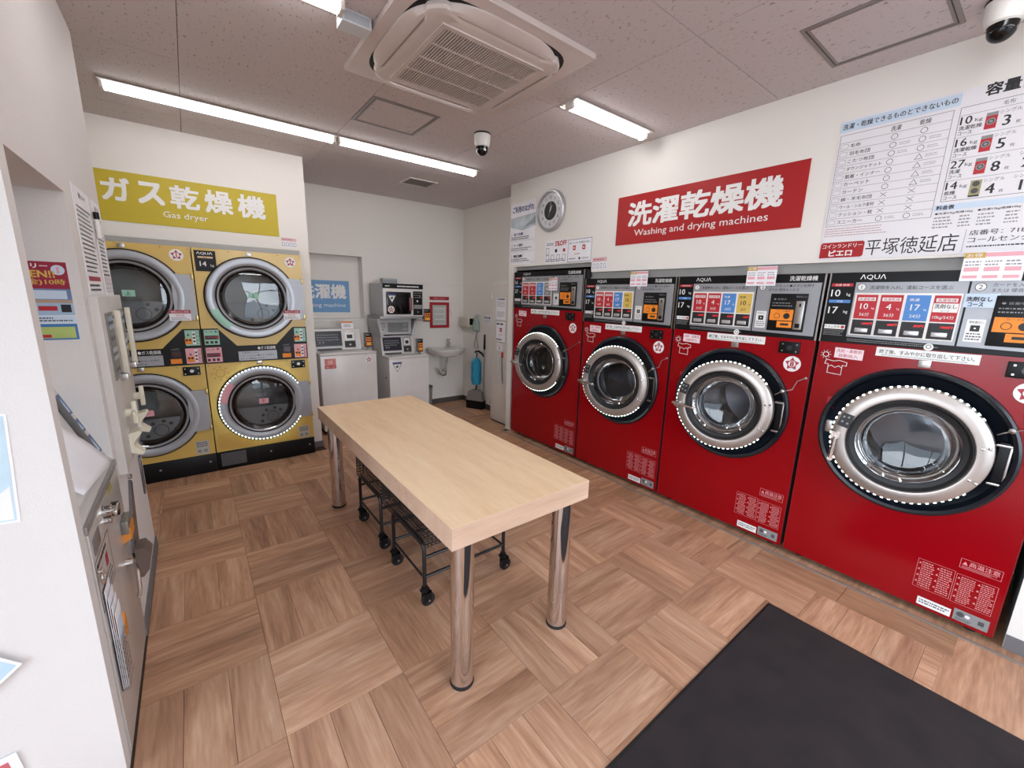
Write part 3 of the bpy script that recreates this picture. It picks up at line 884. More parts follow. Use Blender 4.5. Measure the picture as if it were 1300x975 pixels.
# price tags hanging over the consoles
for (yc, zt_, wdt, hgt, lab) in ((3.11, 1.80, 0.125, 0.12, 'smallest price tag, on the farthest red washing machine'), (2.10, 1.835, 0.165, 0.12, 'price tag over the second red washing machine from the far end'),
                      (1.18, 1.835, 0.175, 0.12, 'price tag over the third red washing machine from the far end'), (0.21, 1.862, 0.19, 0.13, 'largest pink and gold price tag, over the nearest red washing machine')):
    m = MB(); a = -wdt / 2
    m.box(a, -a, 0, 0.0015, -hgt, 0, PAPER)
    m.rect(a, a + wdt * 0.35, -0.026, -0.002, -0.0004, pm('gold')); m.rect(a + wdt * 0.35, -a, -0.022, -0.004, -0.0004, pm('p'))
    m.text('お得', 0, 0, 0, pm('w'), -0.0009, fit=(a + 0.008, a + wdt * 0.3, -0.023, -0.006))
    for k in range(3):
        xx = a + wdt * (0.04 + 0.33 * k)
        m.rect(xx, xx + wdt * 0.25, -hgt * 0.66, -hgt * 0.52, -0.0004, pm('p')); m.greek(xx, xx + wdt * 0.26, -hgt * 0.5, -hgt * 0.28, 2, pm('g'), -0.0004, 0.4, 3 + k)
        m.rect(xx, xx + wdt * 0.25, -hgt * 0.9, -hgt * 0.8, -0.0004, pm('p'))
    o = m.build('price_tag', smooth=False, loc=(XW - 0.022, yc, zt_), rot=(0, 0, RIGHT)); tag(o, lab, 'tag', 'price tags over the washing machines')
# ------------------------------------------------------------------ the two yellow stacked dryers
GREYPLATE = plain('inner_grey_plate', '6f7476', 0.5, 0.2)
DRYRING = plain('dryer_ring_silver', 'a9acb2', 0.38, 0.5)
def dryer_door(t, cx, cz, lower, lit, w):
    m = MB()
    m.lathe([(0.243, 0.0), (0.243, -0.016), (0.262, -0.024), (0.268, -0.018), (0.276, -0.024), (0.300, -0.034), (0.333, -0.030), (0.342, -0.018), (0.342, 0.0)], (cx, 0, cz), DRYRING, 'y', 80)
    hz = 0.185 if not lower else 0.18
    dx = 0.402
    m.prism([(cx + 0.262, cz + hz), (cx + dx, cz + hz - 0.006), (cx + dx, cz - hz + 0.006), (cx + 0.262, cz - hz)], -0.030, -0.002, SILVER)
    d = m.build('door', t, label='silver ring door with a grey hinge plate on its right')
    m = MB()
    m.lathe([(0.346, 0.0), (0.352, -0.010), (0.346, -0.016), (0.340, -0.010)], (cx, 0, cz), RUBBER2, 'y', 72, True)
    m.lathe([(0.262, -0.0235), (0.268, -0.0195), (0.274, -0.0235)], (cx, -0.001, cz), RUBBER2, 'y', 72)
    m.lathe([(0.247, -0.015), (0.240, -0.020), (0.222, -0.012), (0.205, -0.004), (0.205, 0.004), (0.243, 0.004)], (cx, 0, cz), BLACKGLOSS, 'y', 72, True)
    m.build('door_gasket', d)
    m = MB()
    m.lathe([(0.252, -0.019), (0.247, -0.025), (0.243, -0.019)], (cx, 0, cz), CHROME, 'y', 72)
    m.build('chrome_rim', d)
    m = MB(); m.lathe([(0.228, -0.012), (0.15, -0.019), (0.0, -0.023)], (cx, 0, cz), GLASS_DOOR, 'y', 56); m.build('door_glass', d)
    m = MB()
    n = 28; zl = -0.035
    a_s = math.asin(zl / 0.222)
    pts = [(cx + 0.222 * math.cos(PI - a_s + (PI + 2 * a_s) * i / n), cz + 0.222 * math.sin(PI - a_s + (PI + 2 * a_s) * i / n)) for i in range(n + 1)]
    m.prism(pts, 0.012, 0.016, GREYPLATE)
    m.ringp(cx + 0.07, 0.011, cz - 0.135, 0.044, 0.049, pm('k'), 28)
    for (a, b) in ((-0.02, -0.175), (0.135, -0.085), (0.165, -0.135), (0.09, -0.06), (0.02, -0.075), (-0.01, -0.12)) if lower else ((-0.02, -0.185), (0.10, -0.06), (0.15, -0.10)):
        m.disc(cx + a, 0.0112, cz + b, 0.014, pm('k'), 14)
    m.build('inner_plate', d)
    m = MB()
    m.rect(cx - 0.035, cx + 0.04, cz + 0.0, cz + 0.048, -0.0245, pm('p' if lower else 't'))
    m.text('下' if lower else '上', cx + 0.0, cz + 0.010, 0.028, pm('k'), -0.025, al='c', bold=0.01)
    m.build('level_label', d, smooth=False, label='small pink label' if lower else 'small green label')
    m = MB()
    a0, a1 = (math.radians(138), math.radians(172)) if lower else (math.radians(198), math.radians(232))
    m.lathe([(0.278, -0.026), (0.300, -0.0352), (0.333, -0.0312)], (cx, -0.0006, cz), pm('p' if lower else 't'), 'y', 12, False, a0, a1)
    m.build('colour_band', d, label='pink arc on the ring' if lower else 'green arc on the ring')
    for z in (cz + hz - 0.02, cz - hz + 0.02):
        m = MB(); m.box(cx + dx - 0.012, cx + dx + 0.006, -0.036, -0.01, z - 0.022, z + 0.022, plain('brass_hinge', 'b8a165', 0.3, 0.8), 0.003)
        m.build('hinge', t)
    if lit:
        m = MB()
        for k in range(72):
            a = 2 * PI * k / 72
            if abs(((a + PI) % (2 * PI)) - PI) < 0.50:
                continue
            q = Matrix.Translation((cx, 0, cz)) @ Matrix.Rotation(-a, 4, 'Y')
            m.box(0.335, 0.341, -0.033, -0.022, -0.005, 0.005, LED, M=q)
        m.build('light_beads', d, kind='stuff', smooth=False)
    # drum behind
    m = MB()
    m.lathe([(0.225, 0.02), (0.30, 0.05), (0.30, 0.40), (0.0, 0.41)], (cx, 0, cz), plain('dryer_drum', '8c8a86', 0.45, 0.6), 'y', 40)
    m.build('drum', t)
def dryer(x0, num, label, badge_caption, lit, sun):
    w = 0.808
    t = thing('stacked_dryer', label, 'dryer', (x0, YF, 0), 0, 'yellow stacked gas dryers')
    m = MB(); side = plain('machine_side_y', '9b9172', 0.5)
    m.box(0.003, w - 0.003, 0.45, 0.6, 0.17, 1.925, side); m.box(0.003, 0.01, 0.005, 0.45, 0.17, 1.925, side); m.box(w - 0.01, w - 0.003, 0.005, 0.45, 0.17, 1.925, side)
    m.box(0.01, w - 0.01, 0.005, 0.45, 1.915, 1.925, side); m.box(0.01, w - 0.01, 0.005, 0.45, 0.17, 0.18, side)
    m.build('body', t, smooth=False)
    cx = 0.397
    for nm, z0, z1, cz in (('upper', 0.975, 1.925, 1.528), ('lower', 0.172, 0.972, 0.578)):
        m = MB(); front_with_hole(m, 0.003, w - 0.003, z0, z1, cx, cz, 0.24, 0.0, YELLOW)
        for q in ((0.02, z1 - 0.02), (w - 0.02, z1 - 0.02), (0.25, z1 - 0.015), (0.62, z1 - 0.015)):
            m.disc(q[0], -0.0008, q[1], 0.004, plain('screw_dark', '6b5a30', 0.4, 0.6), 8)
        m.build('front_panel', t, label='yellow enamelled %s front' % nm)
    dryer_door(t, cx, 1.528, False, False, w)
    dryer_door(t, cx, 0.578, True, lit, w)
    m = MB()
    m.box(0.0, w, 0.01, 0.55, 0.0, 0.168, BLACK); m.box(0.003, w - 0.003, -0.004, 0.01, 0.003, 0.168, BLACK, 0.002)
    for q in (0.11, 0.42, 0.76):
        m.disc(q, -0.0048, 0.10, 0.008, STEEL, 10)
    m.box(0.303, 0.306, -0.006, -0.004, 0.0, 0.168, RUBBER2)
    if sun:
        m.box(0.03, 0.22, -0.006, -0.004, 0.035, 0.155, plain('grey_nameplate', '5c5c60', 0.35, 0.5))
        m.greek(0.04, 0.21, 0.045, 0.15, 5, pm('dg'), -0.0065, 0.5, 3)
    m.build('plinth', t)
    # control band
    m = MB()
    m.prism([(0.004, 0.976), (0.242, 0.976), (0.242, 1.118), (0.115, 1.272), (0.004, 1.272)], -0.006, 0.0, BLACK)
    m.prism([(0.546, 0.976), (w - 0.004, 0.976), (w - 0.004, 1.272), (0.688, 1.272), (0.546, 1.118)], -0.006, 0.0, BLACK)
    m.prism([(0.242, 0.976), (0.546, 0.976), (0.546, 1.118), (0.242, 1.118)], -0.006, 0.0, BLACK)
    m.build('control_band', t, smooth=False)
    m = MB(); y = -0.0066
    for z0, z1, k, ar in ((1.135, 1.262, 't', 1), (0.985, 1.112, 'p', -1)):
        m.rect(0.016, 0.120 if ar > 0 else 0.126, z0, z1, y, pm(k))
        m.poly([(0.088, z1 - (0.022 if ar > 0 else 0.010)), (0.112, z1 - (0.022 if ar > 0 else 0.010)), (0.100, z1 - (0.008 if ar > 0 else 0.026))], y - 0.0004, pm('k'))
        m.text('料金・時間', 0, 0, 0, pm('dg'), y - 0.0004, fit=(0.022, 0.075, z1 - 0.024, z1 - 0.011))
        m.rect(0.020, 0.115, z0 + 0.045, z0 + 0.078, y - 0.0004, pm('k'))
        m.rect(0.10, 0.113, z0 + 0.050, z0 + 0.073, y - 0.0008, pm('r'))
        m.greek(0.025, 0.095, z0 + 0.052, z0 + 0.074, 1, pm('wine'), y - 0.0008, 0.5, 4)
        for q in (0.022, 0.055, 0.085):
            m.rect(q, q + 0.02, z0 + 0.010, z0 + 0.032, y - 0.0004, pm('k'))
        m.rect(0.700 if ar > 0 else 0.690, w - 0.012, z0, z1, y, pm(k))
        m.rect(0.748, 0.768, z0 + 0.010, z1 - 0.012, y - 0.0004, pm('w'))
        m.greek(0.751, 0.765, z0 + 0.02, z1 - 0.02, 3, pm('k'), y - 0.0008, 0.5, 6)
        m.poly([(0.712, z1 - 0.045), (0.730, z1 - 0.045), (0.721, z1 - 0.045 + 0.018 * ar)], y - 0.0004, pm('k'))
        m.rect(0.697, 0.742, z0 + 0.012, z0 + 0.060, y - 0.0004, pm('o')); m.disc(0.708, y - 0.0008, z0 + 0.045, 0.009, pm('k'), 12); m.disc(0.730, y - 0.0008, z0 + 0.045, 0.009, pm('k'), 12)
        for j in range(3):
            m.outline([(0.774, z0 + 0.012 + j * 0.034), (w - 0.014, z0 + 0.012 + j * 0.034), (w - 0.014, z0 + 0.040 + j * 0.034), (0.774, z0 + 0.040 + j * 0.034)], 0.002, y - 0.0004, pm('dg'))
    m.text('100円', 0, 0, 0, pm('g'), y, fit=(0.600, 0.650, 1.10, 1.116)); m.rect(0.60, 0.66, 1.045, 1.092, y, plain('display_dark_red', '3a1418', 0.2))
    m.rect(0.588, 0.660, 0.990, 1.030, y, pm('o'))
    m.rect(0.245, 0.543, 0.984, 1.066, y, SILVER)
    m.text('●ガス乾燥機', 0, 0, 0, pm('w'), y, fit=(0.395, 0.535, 1.076, 1.106), bold=0.01)
    for j, s_ in enumerate(('1 洗濯物を入れる', '2 カードを入れ●ボタンを押す', 'または 硬貨を入れる')):
        m.text(s_, 0, 0, 0, pm('k'), y - 0.0004, fit=(0.256, (0.40, 0.52, 0.44)[j], 1.044 - j * 0.026, 1.060 - j * 0.026))
    m.build('control_graphics', t, smooth=False)
    m = MB(); m.box(0.655, 0.772, -0.008, 0.0, 0.885, 0.958, BLACK, 0.002)
    m.disc(0.715, -0.0088, 0.922, 0.014, STEEL, 14)
    for q in ((0.67, 0.90), (0.67, 0.942), (0.758, 0.90), (0.758, 0.942)):
        m.disc(q[0], -0.0088, q[1], 0.005, STEEL, 8)
    m.build('lock_plate', t)
    for z in (1.887, 0.945):
        m = MB(); m.box(cx - 0.02, cx + 0.02, -0.010, 0.0, z, z + 0.03, STEEL, 0.002); m.build('top_catch', t)
    m = MB(); star_badge(m, 0.715, 1.857, 0.045, num, 'wine', -0.0012); m.build('number_badge', t, smooth=False, label='round white badge with a dark red star figure and number ' + num)
    m = MB(); y = -0.0012
    m.prism([(0.018, 1.742), (0.125, 1.742), (0.160, 1.785), (0.160, 1.906), (0.018, 1.906)], -0.004, 0.0, BLACK)
    m.text('ΛQUΛ', 0, 0, 0, pm('w'), -0.0046, fit=(0.032, 0.140, 1.872, 1.894), bold=0.02)
    m.rect(0.038, 0.140, 1.846, 1.860, -0.0046, plain('tan_bar', 'd3b592', 0.5)); m.text('乾燥', 0, 0, 0, pm('k'), -0.005, fit=(0.075, 0.102, 1.848, 1.858))
    m.text('14', 0.048, 1.782, 0.038, pm('w'), -0.0046, bold=0.02); m.text('kg', 0.142, 1.776, 0.024, pm('w'), -0.0046, al='r', bold=0.01)
    m.build('capacity_plate', t, smooth=False)
    # paper tag on the hinge plate, labels
    m = MB(); m.box(0.620, 0.758, -0.034, -0.0325, 1.343, 1.428, PAPER)
    m.rect(0.620, 0.758, 1.400, 1.428, -0.0345, pm('wine')); m.text('使用上のご注意', 0, 0, 0, pm('w'), -0.035, fit=(0.632, 0.745, 1.406, 1.422)); m.text('高温注意', 0, 0, 0, pm('r'), -0.0345, fit=(0.66, 0.715, 1.378, 1.392)); m.greek(0.63, 0.75, 1.348, 1.372, 2, pm('dg'), -0.0345, 0.4, 2)
    m.build('paper_tag', t, smooth=False)
    m = MB(); m.rect(0.672, 0.765, 0.180, 0.302, y, plain('grey_label', 'b9b7b2', 0.5)); m.greek(0.68, 0.758, 0.245, 0.296, 3, pm('dg'), y - 0.0004, 0.5, 6)
    for q in (0.695, 0.738):
        m.disc(q, y - 0.0004, 0.212, 0.015, pm('g'), 14)
    m.build('rating_label', t, smooth=False)
    m = MB(); op = plain('orange_print', 'c9932f', 0.5)
    if sun:
        m.ringp(0.098, y, 0.883, 0.030, 0.036, op, 24)
        for k in range(8):
            a = 2 * PI * k / 8; m.disc(0.098 + 0.058 * math.cos(a), y, 0.883 + 0.058 * math.sin(a), 0.0085, op, 5)
        m.build('sun_pictogram', t, smooth=False); m = MB()
    m.greek(0.028, 0.30, 0.190, 0.335, 9, op, y, 0.4, 12)
    m.build('warning_print', t, smooth=False)
    return t
dryer(0.052, '2', 'right-hand yellow stacked dryer, badge 2, with a lit ring round its lower door', '2', True, True)
dryer(-0.758, '1', 'left-hand yellow stacked dryer, badge 1, partly hidden by the left wall', '1', False, False)

# ------------------------------------------------------------------ signs and boards
def board_sign(name, label, cat, x0, x1, z0, z1, mat, loc, rotz, texts, thick=0.004):
    t = thing(name, label, cat, loc, rotz)
    MB().box(x0, x1, -thick, 0, z0, z1, mat).build('sign_plate', t, smooth=False)
    m = MB()
    for s_, fit, col, bold in texts:
        m.text(s_, 0, 0, 0, pm(col), -thick - 0.0006, fit=fit, bold=bold)
    m.build('lettering', t, smooth=False)
    return t
YEL = plain('sign_yellow', 'c3ad22', 0.5, var=0.01); REDS = plain('sign_red', 'a80c10', 0.45, var=0.01); BLUES = plain('sign_blue', '6f9fcc', 0.5, var=0.01)
board_sign('wall_sign', 'yellow sign with large white lettering above the yellow dryers', 'sign', -0.50, 0.722, 2.088, 2.450, YEL, (0, YD, 0), 0,
           [('ガ', (-0.435, -0.27, 2.235, 2.405), 'w', 0.035), ('ス', (-0.232, -0.07, 2.238, 2.402), 'w', 0.035), ('乾', (-0.035, 0.155, 2.232, 2.408), 'w', 0.03), ('燥', (0.19, 0.385, 2.228, 2.410), 'w', 0.03),
            ('機', (0.42, 0.628, 2.222, 2.412), 'w', 0.03), ('Gas dryer', (-0.092, 0.200, 2.140, 2.200), 'w', 0.0)])
board_sign('wall_sign', 'red sign with large white lettering on the right wall above the washing machines', 'sign', 0.0, 1.385, 2.058, 2.440, REDS, (XR, 2.408, 0), RIGHT,
           [('洗濯乾燥機', (0.11, 1.265, 2.195, 2.385), 'w', 0.03), ('Washing and drying machines', (0.185, 1.195, 2.105, 2.168), 'w', 0.0)])
k_ = (YK + 0.16) / YK
board_sign('wall_sign', 'light blue sign inside the shallow niche of the rear wall', 'sign', 0.98, 1.655, 1.352, 1.745, BLUES, (0, YK + 0.16, 0), 0,
           [('洗濯機', (1.05, 1.615, 1.52, 1.70), 'w', 0.03), ('Washing machine', (1.03, 1.60, 1.405, 1.465), 'w', 0.0)])
# big information board
t = thing('information_board', 'large pale board with tables and the shop name above the nearest red washing machine', 'board', (XR, 0.905, 0), RIGHT)
MB().box(0.0, 1.02, -0.003, 0, 1.862, 2.60, plain('board_sheet', 'e6e3e6', 0.6, var=0.01)).build('board_sheet', t, smooth=False)
m = MB(); y = -0.0036
m.rect(0.0, 0.462, 2.535, 2.588, y, pm('lb')); m.text('洗濯・乾燥できるものとできないもの', 0, 0, 0, pm('k'), y - 0.0004, fit=(0.012, 0.452, 2.548, 2.576), bold=0.02)
rows = ['毛布', '羽毛布団', 'こたつ布団', 'ダウンジャケット', '肌着・インナー', 'カーペット', 'カーテン', '綿・羊毛布団', 'ウール・シルク素材', 'クッション・枕', 'スニーカー']
marks = ['oo', 'oo', 'oo', 'ot', 'ot', 'ot', 'ot', 'xx', 'xx', 'xx', 'oo']
T0, T1 = 2.520, 2.045; rh = (T0 - T1) / 12
m.outline([(0.010, T1), (0.445, T1), (0.445, T0), (0.010, T0)], 0.0016, y, pm('dg'))
m.text('洗濯', 0, 0, 0, pm('dg'), y, fit=(0.222, 0.262, T0 - rh * 0.8, T0 - rh * 0.2), bold=0.02); m.text('乾燥', 0, 0, 0, pm('dg'), y, fit=(0.330, 0.372, T0 - rh * 0.8, T0 - rh * 0.2), bold=0.02)
for i, (a, b) in enumerate(zip(rows, marks)):
    zt_ = T0 - rh * (i + 1); zc_ = zt_ - rh / 2
    m.rect(0.010, 0.445, zt_ - 0.0006, zt_ + 0.0006, y, pm('dg'))
    m.text(a, 0.060, zc_ - 0.010, 0.020, pm('k'), y, w=min(0.0225 * len(a), 0.150), bold=0.01)
    m.outline([(0.018, zc_ - 0.010), (0.050, zc_ - 0.011), (0.052, zc_ + 0.008), (0.034, zc_ + 0.013), (0.017, zc_ + 0.009)], 0.0014, y, pm('g'))
    for c_, xx in zip(b, (0.242, 0.352)):
        if c_ == 'o':
            m.ringp(xx, y, zc_, 0.0115, 0.0135, pm('k'), 20)
        elif c_ == 't':
            m.outline([(xx - 0.014, zc_ - 0.011), (xx + 0.014, zc_ - 0.011), (xx, zc_ + 0.013)], 0.0018, y, pm('k'))
        else:
            m.outline([(xx - 0.012, zc_ - 0.010), (xx + 0.012, zc_ + 0.010)], 0.0018, y, pm('k'), False); m.outline([(xx - 0.012, zc_ + 0.010), (xx + 0.012, zc_ - 0.010)], 0.0018, y, pm('k'), False)
        if (i in (1, 2) or (xx > 0.3 and i in (1, 2, 3, 4, 5, 6)) or i == 10):
            m.greek(xx + 0.024, xx + 0.066, zc_ - 0.008, zc_ + 0.008, 2, pm('g'), y, 0.35, i)
m.build('left_table', t, smooth=False, label='printed table of what can be washed and dried')
m = MB()
m.text('容量目安', 0, 0, 0, pm('k'), y, fit=(0.535, 0.745, 2.548, 2.600), bold=0.03)
m.outline([(0.468, 2.112), (1.0, 2.112), (1.0, 2.522), (0.468, 2.522)], 0.0018, y, pm('dg'))
m.text('毛布', 0, 0, 0, pm('dg'), y, fit=(0.600, 0.635, 2.495, 2.513))
rr = [('10', '洗濯乾燥', 'コース', '3', '1'), ('16', '洗濯乾燥', 'コース', '5', '2'), ('27', '洗濯', 'コース', '8', '2'), ('14', '乾燥', 'コース', '4', '1')]
for i, (a, b, c_, d1, d2) in enumerate(rr):
    z1_ = 2.487 - i * 0.0945; z0_ = z1_ - 0.0945
    m.rect(0.468, 1.0, z1_ - 0.0006, z1_ + 0.0006, y, pm('dg'))
    m.text(a, 0.474, z1_ - 0.040, 0.034, pm('k'), y, bold=0.015); m.text('kg', 0.522, z1_ - 0.040, 0.018, pm('k'), y, w=0.024)
    m.text(b, 0, 0, 0, pm('k'), y, fit=(0.474, 0.474 + 0.0185 * len(b), z1_ - 0.064, z1_ - 0.046), bold=0.02); m.text(c_, 0, 0, 0, pm('k'), y, fit=(0.474, 0.520, z1_ - 0.085, z1_ - 0.070), bold=0.01)
    for xx, dd in ((0.630, d1), (0.720, d2), (0.81, d1), (0.90, d2)):
        m.text('シングル', 0, 0, 0, pm('dg'), y, fit=(xx - 0.034, xx + 0.030, z1_ - 0.026, z1_ - 0.010)); m.text(dd, xx - 0.008, z1_ - 0.078, 0.042, pm('k'), y, al='c', bold=0.02); m.text('枚', xx + 0.020, z1_ - 0.078, 0.014, pm('k'), y)
    if i < 3:
        m.rect(0.556, 0.592, z0_ + 0.014, z1_ - 0.026, y, pm('r')); m.rect(0.556, 0.592, z1_ - 0.026, z1_ - 0.012, y, pm('g')); m.disc(0.574, y - 0.0004, z0_ + 0.045, 0.014, pm('g'), 20); m.disc(0.574, y - 0.0008, z0_ + 0.045, 0.0095, pm('k'), 20); m.disc(0.574, y - 0.0010, z0_ + 0.045, 0.0065, pm('g'), 20)
    else:
        m.rect(0.556, 0.592, z0_ + 0.014, z1_ - 0.012, y, plain('print_olive', '9c9469', 0.5)); m.disc(0.574, y - 0.0004, z1_ - 0.028, 0.012, pm('dg'), 18); m.disc(0.574, y - 0.0004, z0_ + 0.036, 0.012, pm('dg'), 18); m.rect(0.556, 0.592, z0_ + 0.010, z0_ + 0.017, y - 0.0004, pm('k'))
m.build('right_table', t, smooth=False, label='printed table of how many blankets fit')
m = MB()
m.rect(0.450, 1.01, 2.070, 2.098, y, pm('lb')); m.text('料金表', 0, 0, 0, pm('k'), y - 0.0004, fit=(0.458, 0.520, 2.074, 2.094), bold=0.03)
m.text('●洗濯27kg/乾燥16kg', 0, 0, 0, pm('k'), y, fit=(0.458, 0.585, 2.050, 2.062), bold=0.02); m.text('●洗濯17kg/乾燥10kg', 0, 0, 0, pm('k'), y, fit=(0.60, 0.73, 2.050, 2.062), bold=0.02)
m.greek(0.458, 0.525, 1.985, 2.044, 4, pm('g'), y, 0.4, 5); m.greek(0.545, 0.585, 1.985, 2.044, 4, pm('g'), y, 0.4, 6); m.greek(0.605, 0.66, 1.985, 2.044, 4, pm('g'), y, 0.4, 7); m.greek(0.69, 0.73, 1.985, 2.044, 4, pm('g'), y, 0.4, 8)
m.greek(0.012, 0.33, 1.985, 2.035, 4, plain('print_rose', 'b98a90', 0.5), y, 0.35, 15)
for q in (0.003, 0.006):
    pass
m.build('price_table', t, smooth=False)
m = MB()
m.prism([(0.004, 1.872), (0.196, 1.872), (0.204, 1.880), (0.204, 1.948), (0.196, 1.956), (0.012, 1.956), (0.004, 1.948)], y - 0.001, y + 0.001, REDS)
m.text('コインランドリー', 0, 0, 0, pm('w'), y - 0.0016, fit=(0.014, 0.196, 1.924, 1.946), bold=0.02); m.text('ピエロ', 0, 0, 0, pm('w'), y - 0.0016, fit=(0.048, 0.156, 1.880, 1.914), bold=0.04)
m.build('shop_logo', t, smooth=False, label='red plaque with white lettering')
m = MB()
m.text('平塚徳延店', 0, 0, 0, pm('k'), y, fit=(0.212, 0.560, 1.876, 1.960), bold=0.0)
m.build('shop_name_lettering', t, smooth=False)
m = MB()
for k in range(14):
    m.rect(0.578, 0.5805, 1.872 + k * 0.0075, 1.876 + k * 0.0075, y, pm('dg'))
m.text('店番号：718　管理番号：15', 0, 0, 0, pm('k'), y, fit=(0.592, 0.98, 1.945, 1.968), bold=0.01); m.text('コールセンター 0120-', 0, 0, 0, pm('k'), y, fit=(0.592, 0.90, 1.912, 1.936), bold=0.01)
m.greek(0.592, 0.95, 1.888, 1.900, 1, pm('k'), y, 0.5, 7)
m.build('contact_lettering', t, smooth=False, kind='stuff')
# posters on the far part of the right wall
def poster(name, label, cat, w, h, loc, rotz, draw, sheet=None, extra=None, rot=None):
    t = thing(name, label, cat, loc, rotz)
    if rot:
        t.rotation_euler = rot
    MB().box(0, w, -0.0015, 0, 0, h, sheet or PAPER).build('sheet', t, smooth=False)
    m = MB(); draw(m, w, h, -0.002); m.build('printing', t, smooth=False)
    return t
def d_guide(m, w, h, y):
    m.text('ご利用のながれ', 0, 0, 0, pm('n'), y, fit=(0.03, w - 0.03, h - 0.10, h - 0.035), bold=0.03, shear=0.0)
    m.poly([(0.0, h * 0.62), (w * 0.5, h * 0.55), (w, h * 0.60), (w, h - 0.13), (0.0, h - 0.15)], y, plain('photo_blue_grey', 'b9c3c8', 0.6, var=0.3))
    m.poly([(w * 0.55, h * 0.60), (w, h * 0.63), (w, h - 0.16)], y - 0.0004, plain('photo_grey', '8e979b', 0.6, var=0.3))
    for i in range(3):
        zz = h * 0.52 - i * h * 0.18
        m.text('%d' % (i + 1), 0.02, zz - 0.03, 0.03, pm('n'), y); m.text(('洗う衣類', 'コース選択', '乾燥')[i], 0, 0, 0, pm('n' if i == 0 else 'k'), y - 0.0004, fit=(0.06, 0.22, zz - 0.03, zz), bold=0.03)
        m.greek(0.015, w - 0.05, zz - 0.075, zz - 0.038, 2, pm('dg'), y, 0.5, i)
        for k in range(22):
            m.rect(0.01 + k * w / 23, 0.01 + k * w / 23 + 0.008, zz - 0.085, zz - 0.081, y, pm('dg'))
poster('instruction_poster', 'tall pale poster with a grey-blue picture left of the wall clock', 'poster', 0.425, 0.645, (XR, 3.902, 1.962), RIGHT, d_guide)
def d_pay(m, w, h, y):
    m.text('5%OFF', 0, 0, 0, pm('r'), y, fit=(w * 0.45, w * 0.95, h - 0.06, h - 0.01), bold=0.03); m.greek(0.02, w * 0.42, h - 0.05, h - 0.02, 2, pm('dg'), y, 0.5, 3)
    for i, (a, b) in enumerate(((0.12, 0.62), (0.5, 0.62), (0.85, 0.62), (0.12, 0.3), (0.35, 0.3), (0.6, 0.3), (0.85, 0.3))):
        c_ = 'k' if i == 1 else ('r' if i in (2,) else 'g')
        if i in (1, 2):
            m.disc(w * a, y, h * b - 0.02, 0.018, pm(c_), 16)
        else:
            m.outline([(w * a - 0.02, h * b - 0.05), (w * a + 0.02, h * b - 0.05), (w * a + 0.02, h * b + 0.01), (w * a - 0.02, h * b + 0.01)], 0.004, y, pm('dg'))
    m.greek(0.02, w - 0.02, 0.01, 0.04, 2, pm('dg'), y, 0.4, 9)
poster('notice_poster', 'small notice with a red heading on the right wall under the clock', 'poster', 0.325, 0.218, (XR, 3.310, 1.952), RIGHT, d_pay)
def d_app(m, w, h, y):
    m.outline([(0.003, 0.003), (w - 0.003, 0.003), (w - 0.003, h - 0.003), (0.003, h - 0.003)], 0.004, y, pm('n'))
    m.text('ポイントカードが貯まります。', 0, 0, 0, pm('k'), y, fit=(0.02, w - 0.02, h - 0.045, h - 0.022), bold=0.02)
    for a in (0.28, 0.68):
        m.box(w * a - 0.018, w * a + 0.018, y - 0.0003, y, h * 0.52, h * 0.52 + 0.042, pm('r')); m.disc(w * a, y - 0.0008, h * 0.52 + 0.02, 0.009, pm('w'), 12)
    m.greek(w * 0.3, w * 0.6, h * 0.32, h * 0.38, 1, pm('wine'), y, 0.5, 2); m.greek(0.02, w * 0.35, h * 0.12, h * 0.18, 1, pm('k'), y, 0.6, 3); m.disc(w * 0.52, y, h * 0.15, 0.013, pm('dg'), 14); m.greek(w * 0.62, w * 0.9, h * 0.1, h * 0.2, 2, pm('g'), y, 0.5, 3)
poster('notice_poster', 'white notice with a thin dark blue border and two red squares', 'poster', 0.305, 0.208, (XR, 2.982, 1.948), RIGHT, d_app)
def d_small(m, w, h, y):
    m.rect(0, w, h * 0.66, h, y, plain('pale_pink_print', 'dcb6ba', 0.5)); m.greek(0.01, w - 0.01, h * 0.74, h * 0.92, 1, pm('wine'), y - 0.0004, 0.4, 2)
    for k in range(4):
        x = w * (0.12 + 0.25 * k); m.outline([(x - 0.010, h * 0.15), (x + 0.010, h * 0.15), (x + 0.010, h * 0.5), (x - 0.010, h * 0.5)], 0.003, y, pm('dg'))
poster('sticker', 'small pink and white sticker on the right wall above the second washing machine', 'sticker', 0.165, 0.108, (XR, 2.655, 1.864), RIGHT, d_small)
poster('sticker', 'small pink and white sticker on the wall at the right end of the yellow dryers', 'sticker', 0.128, 0.085, (0.735, YD, 2.0), 0, d_small)
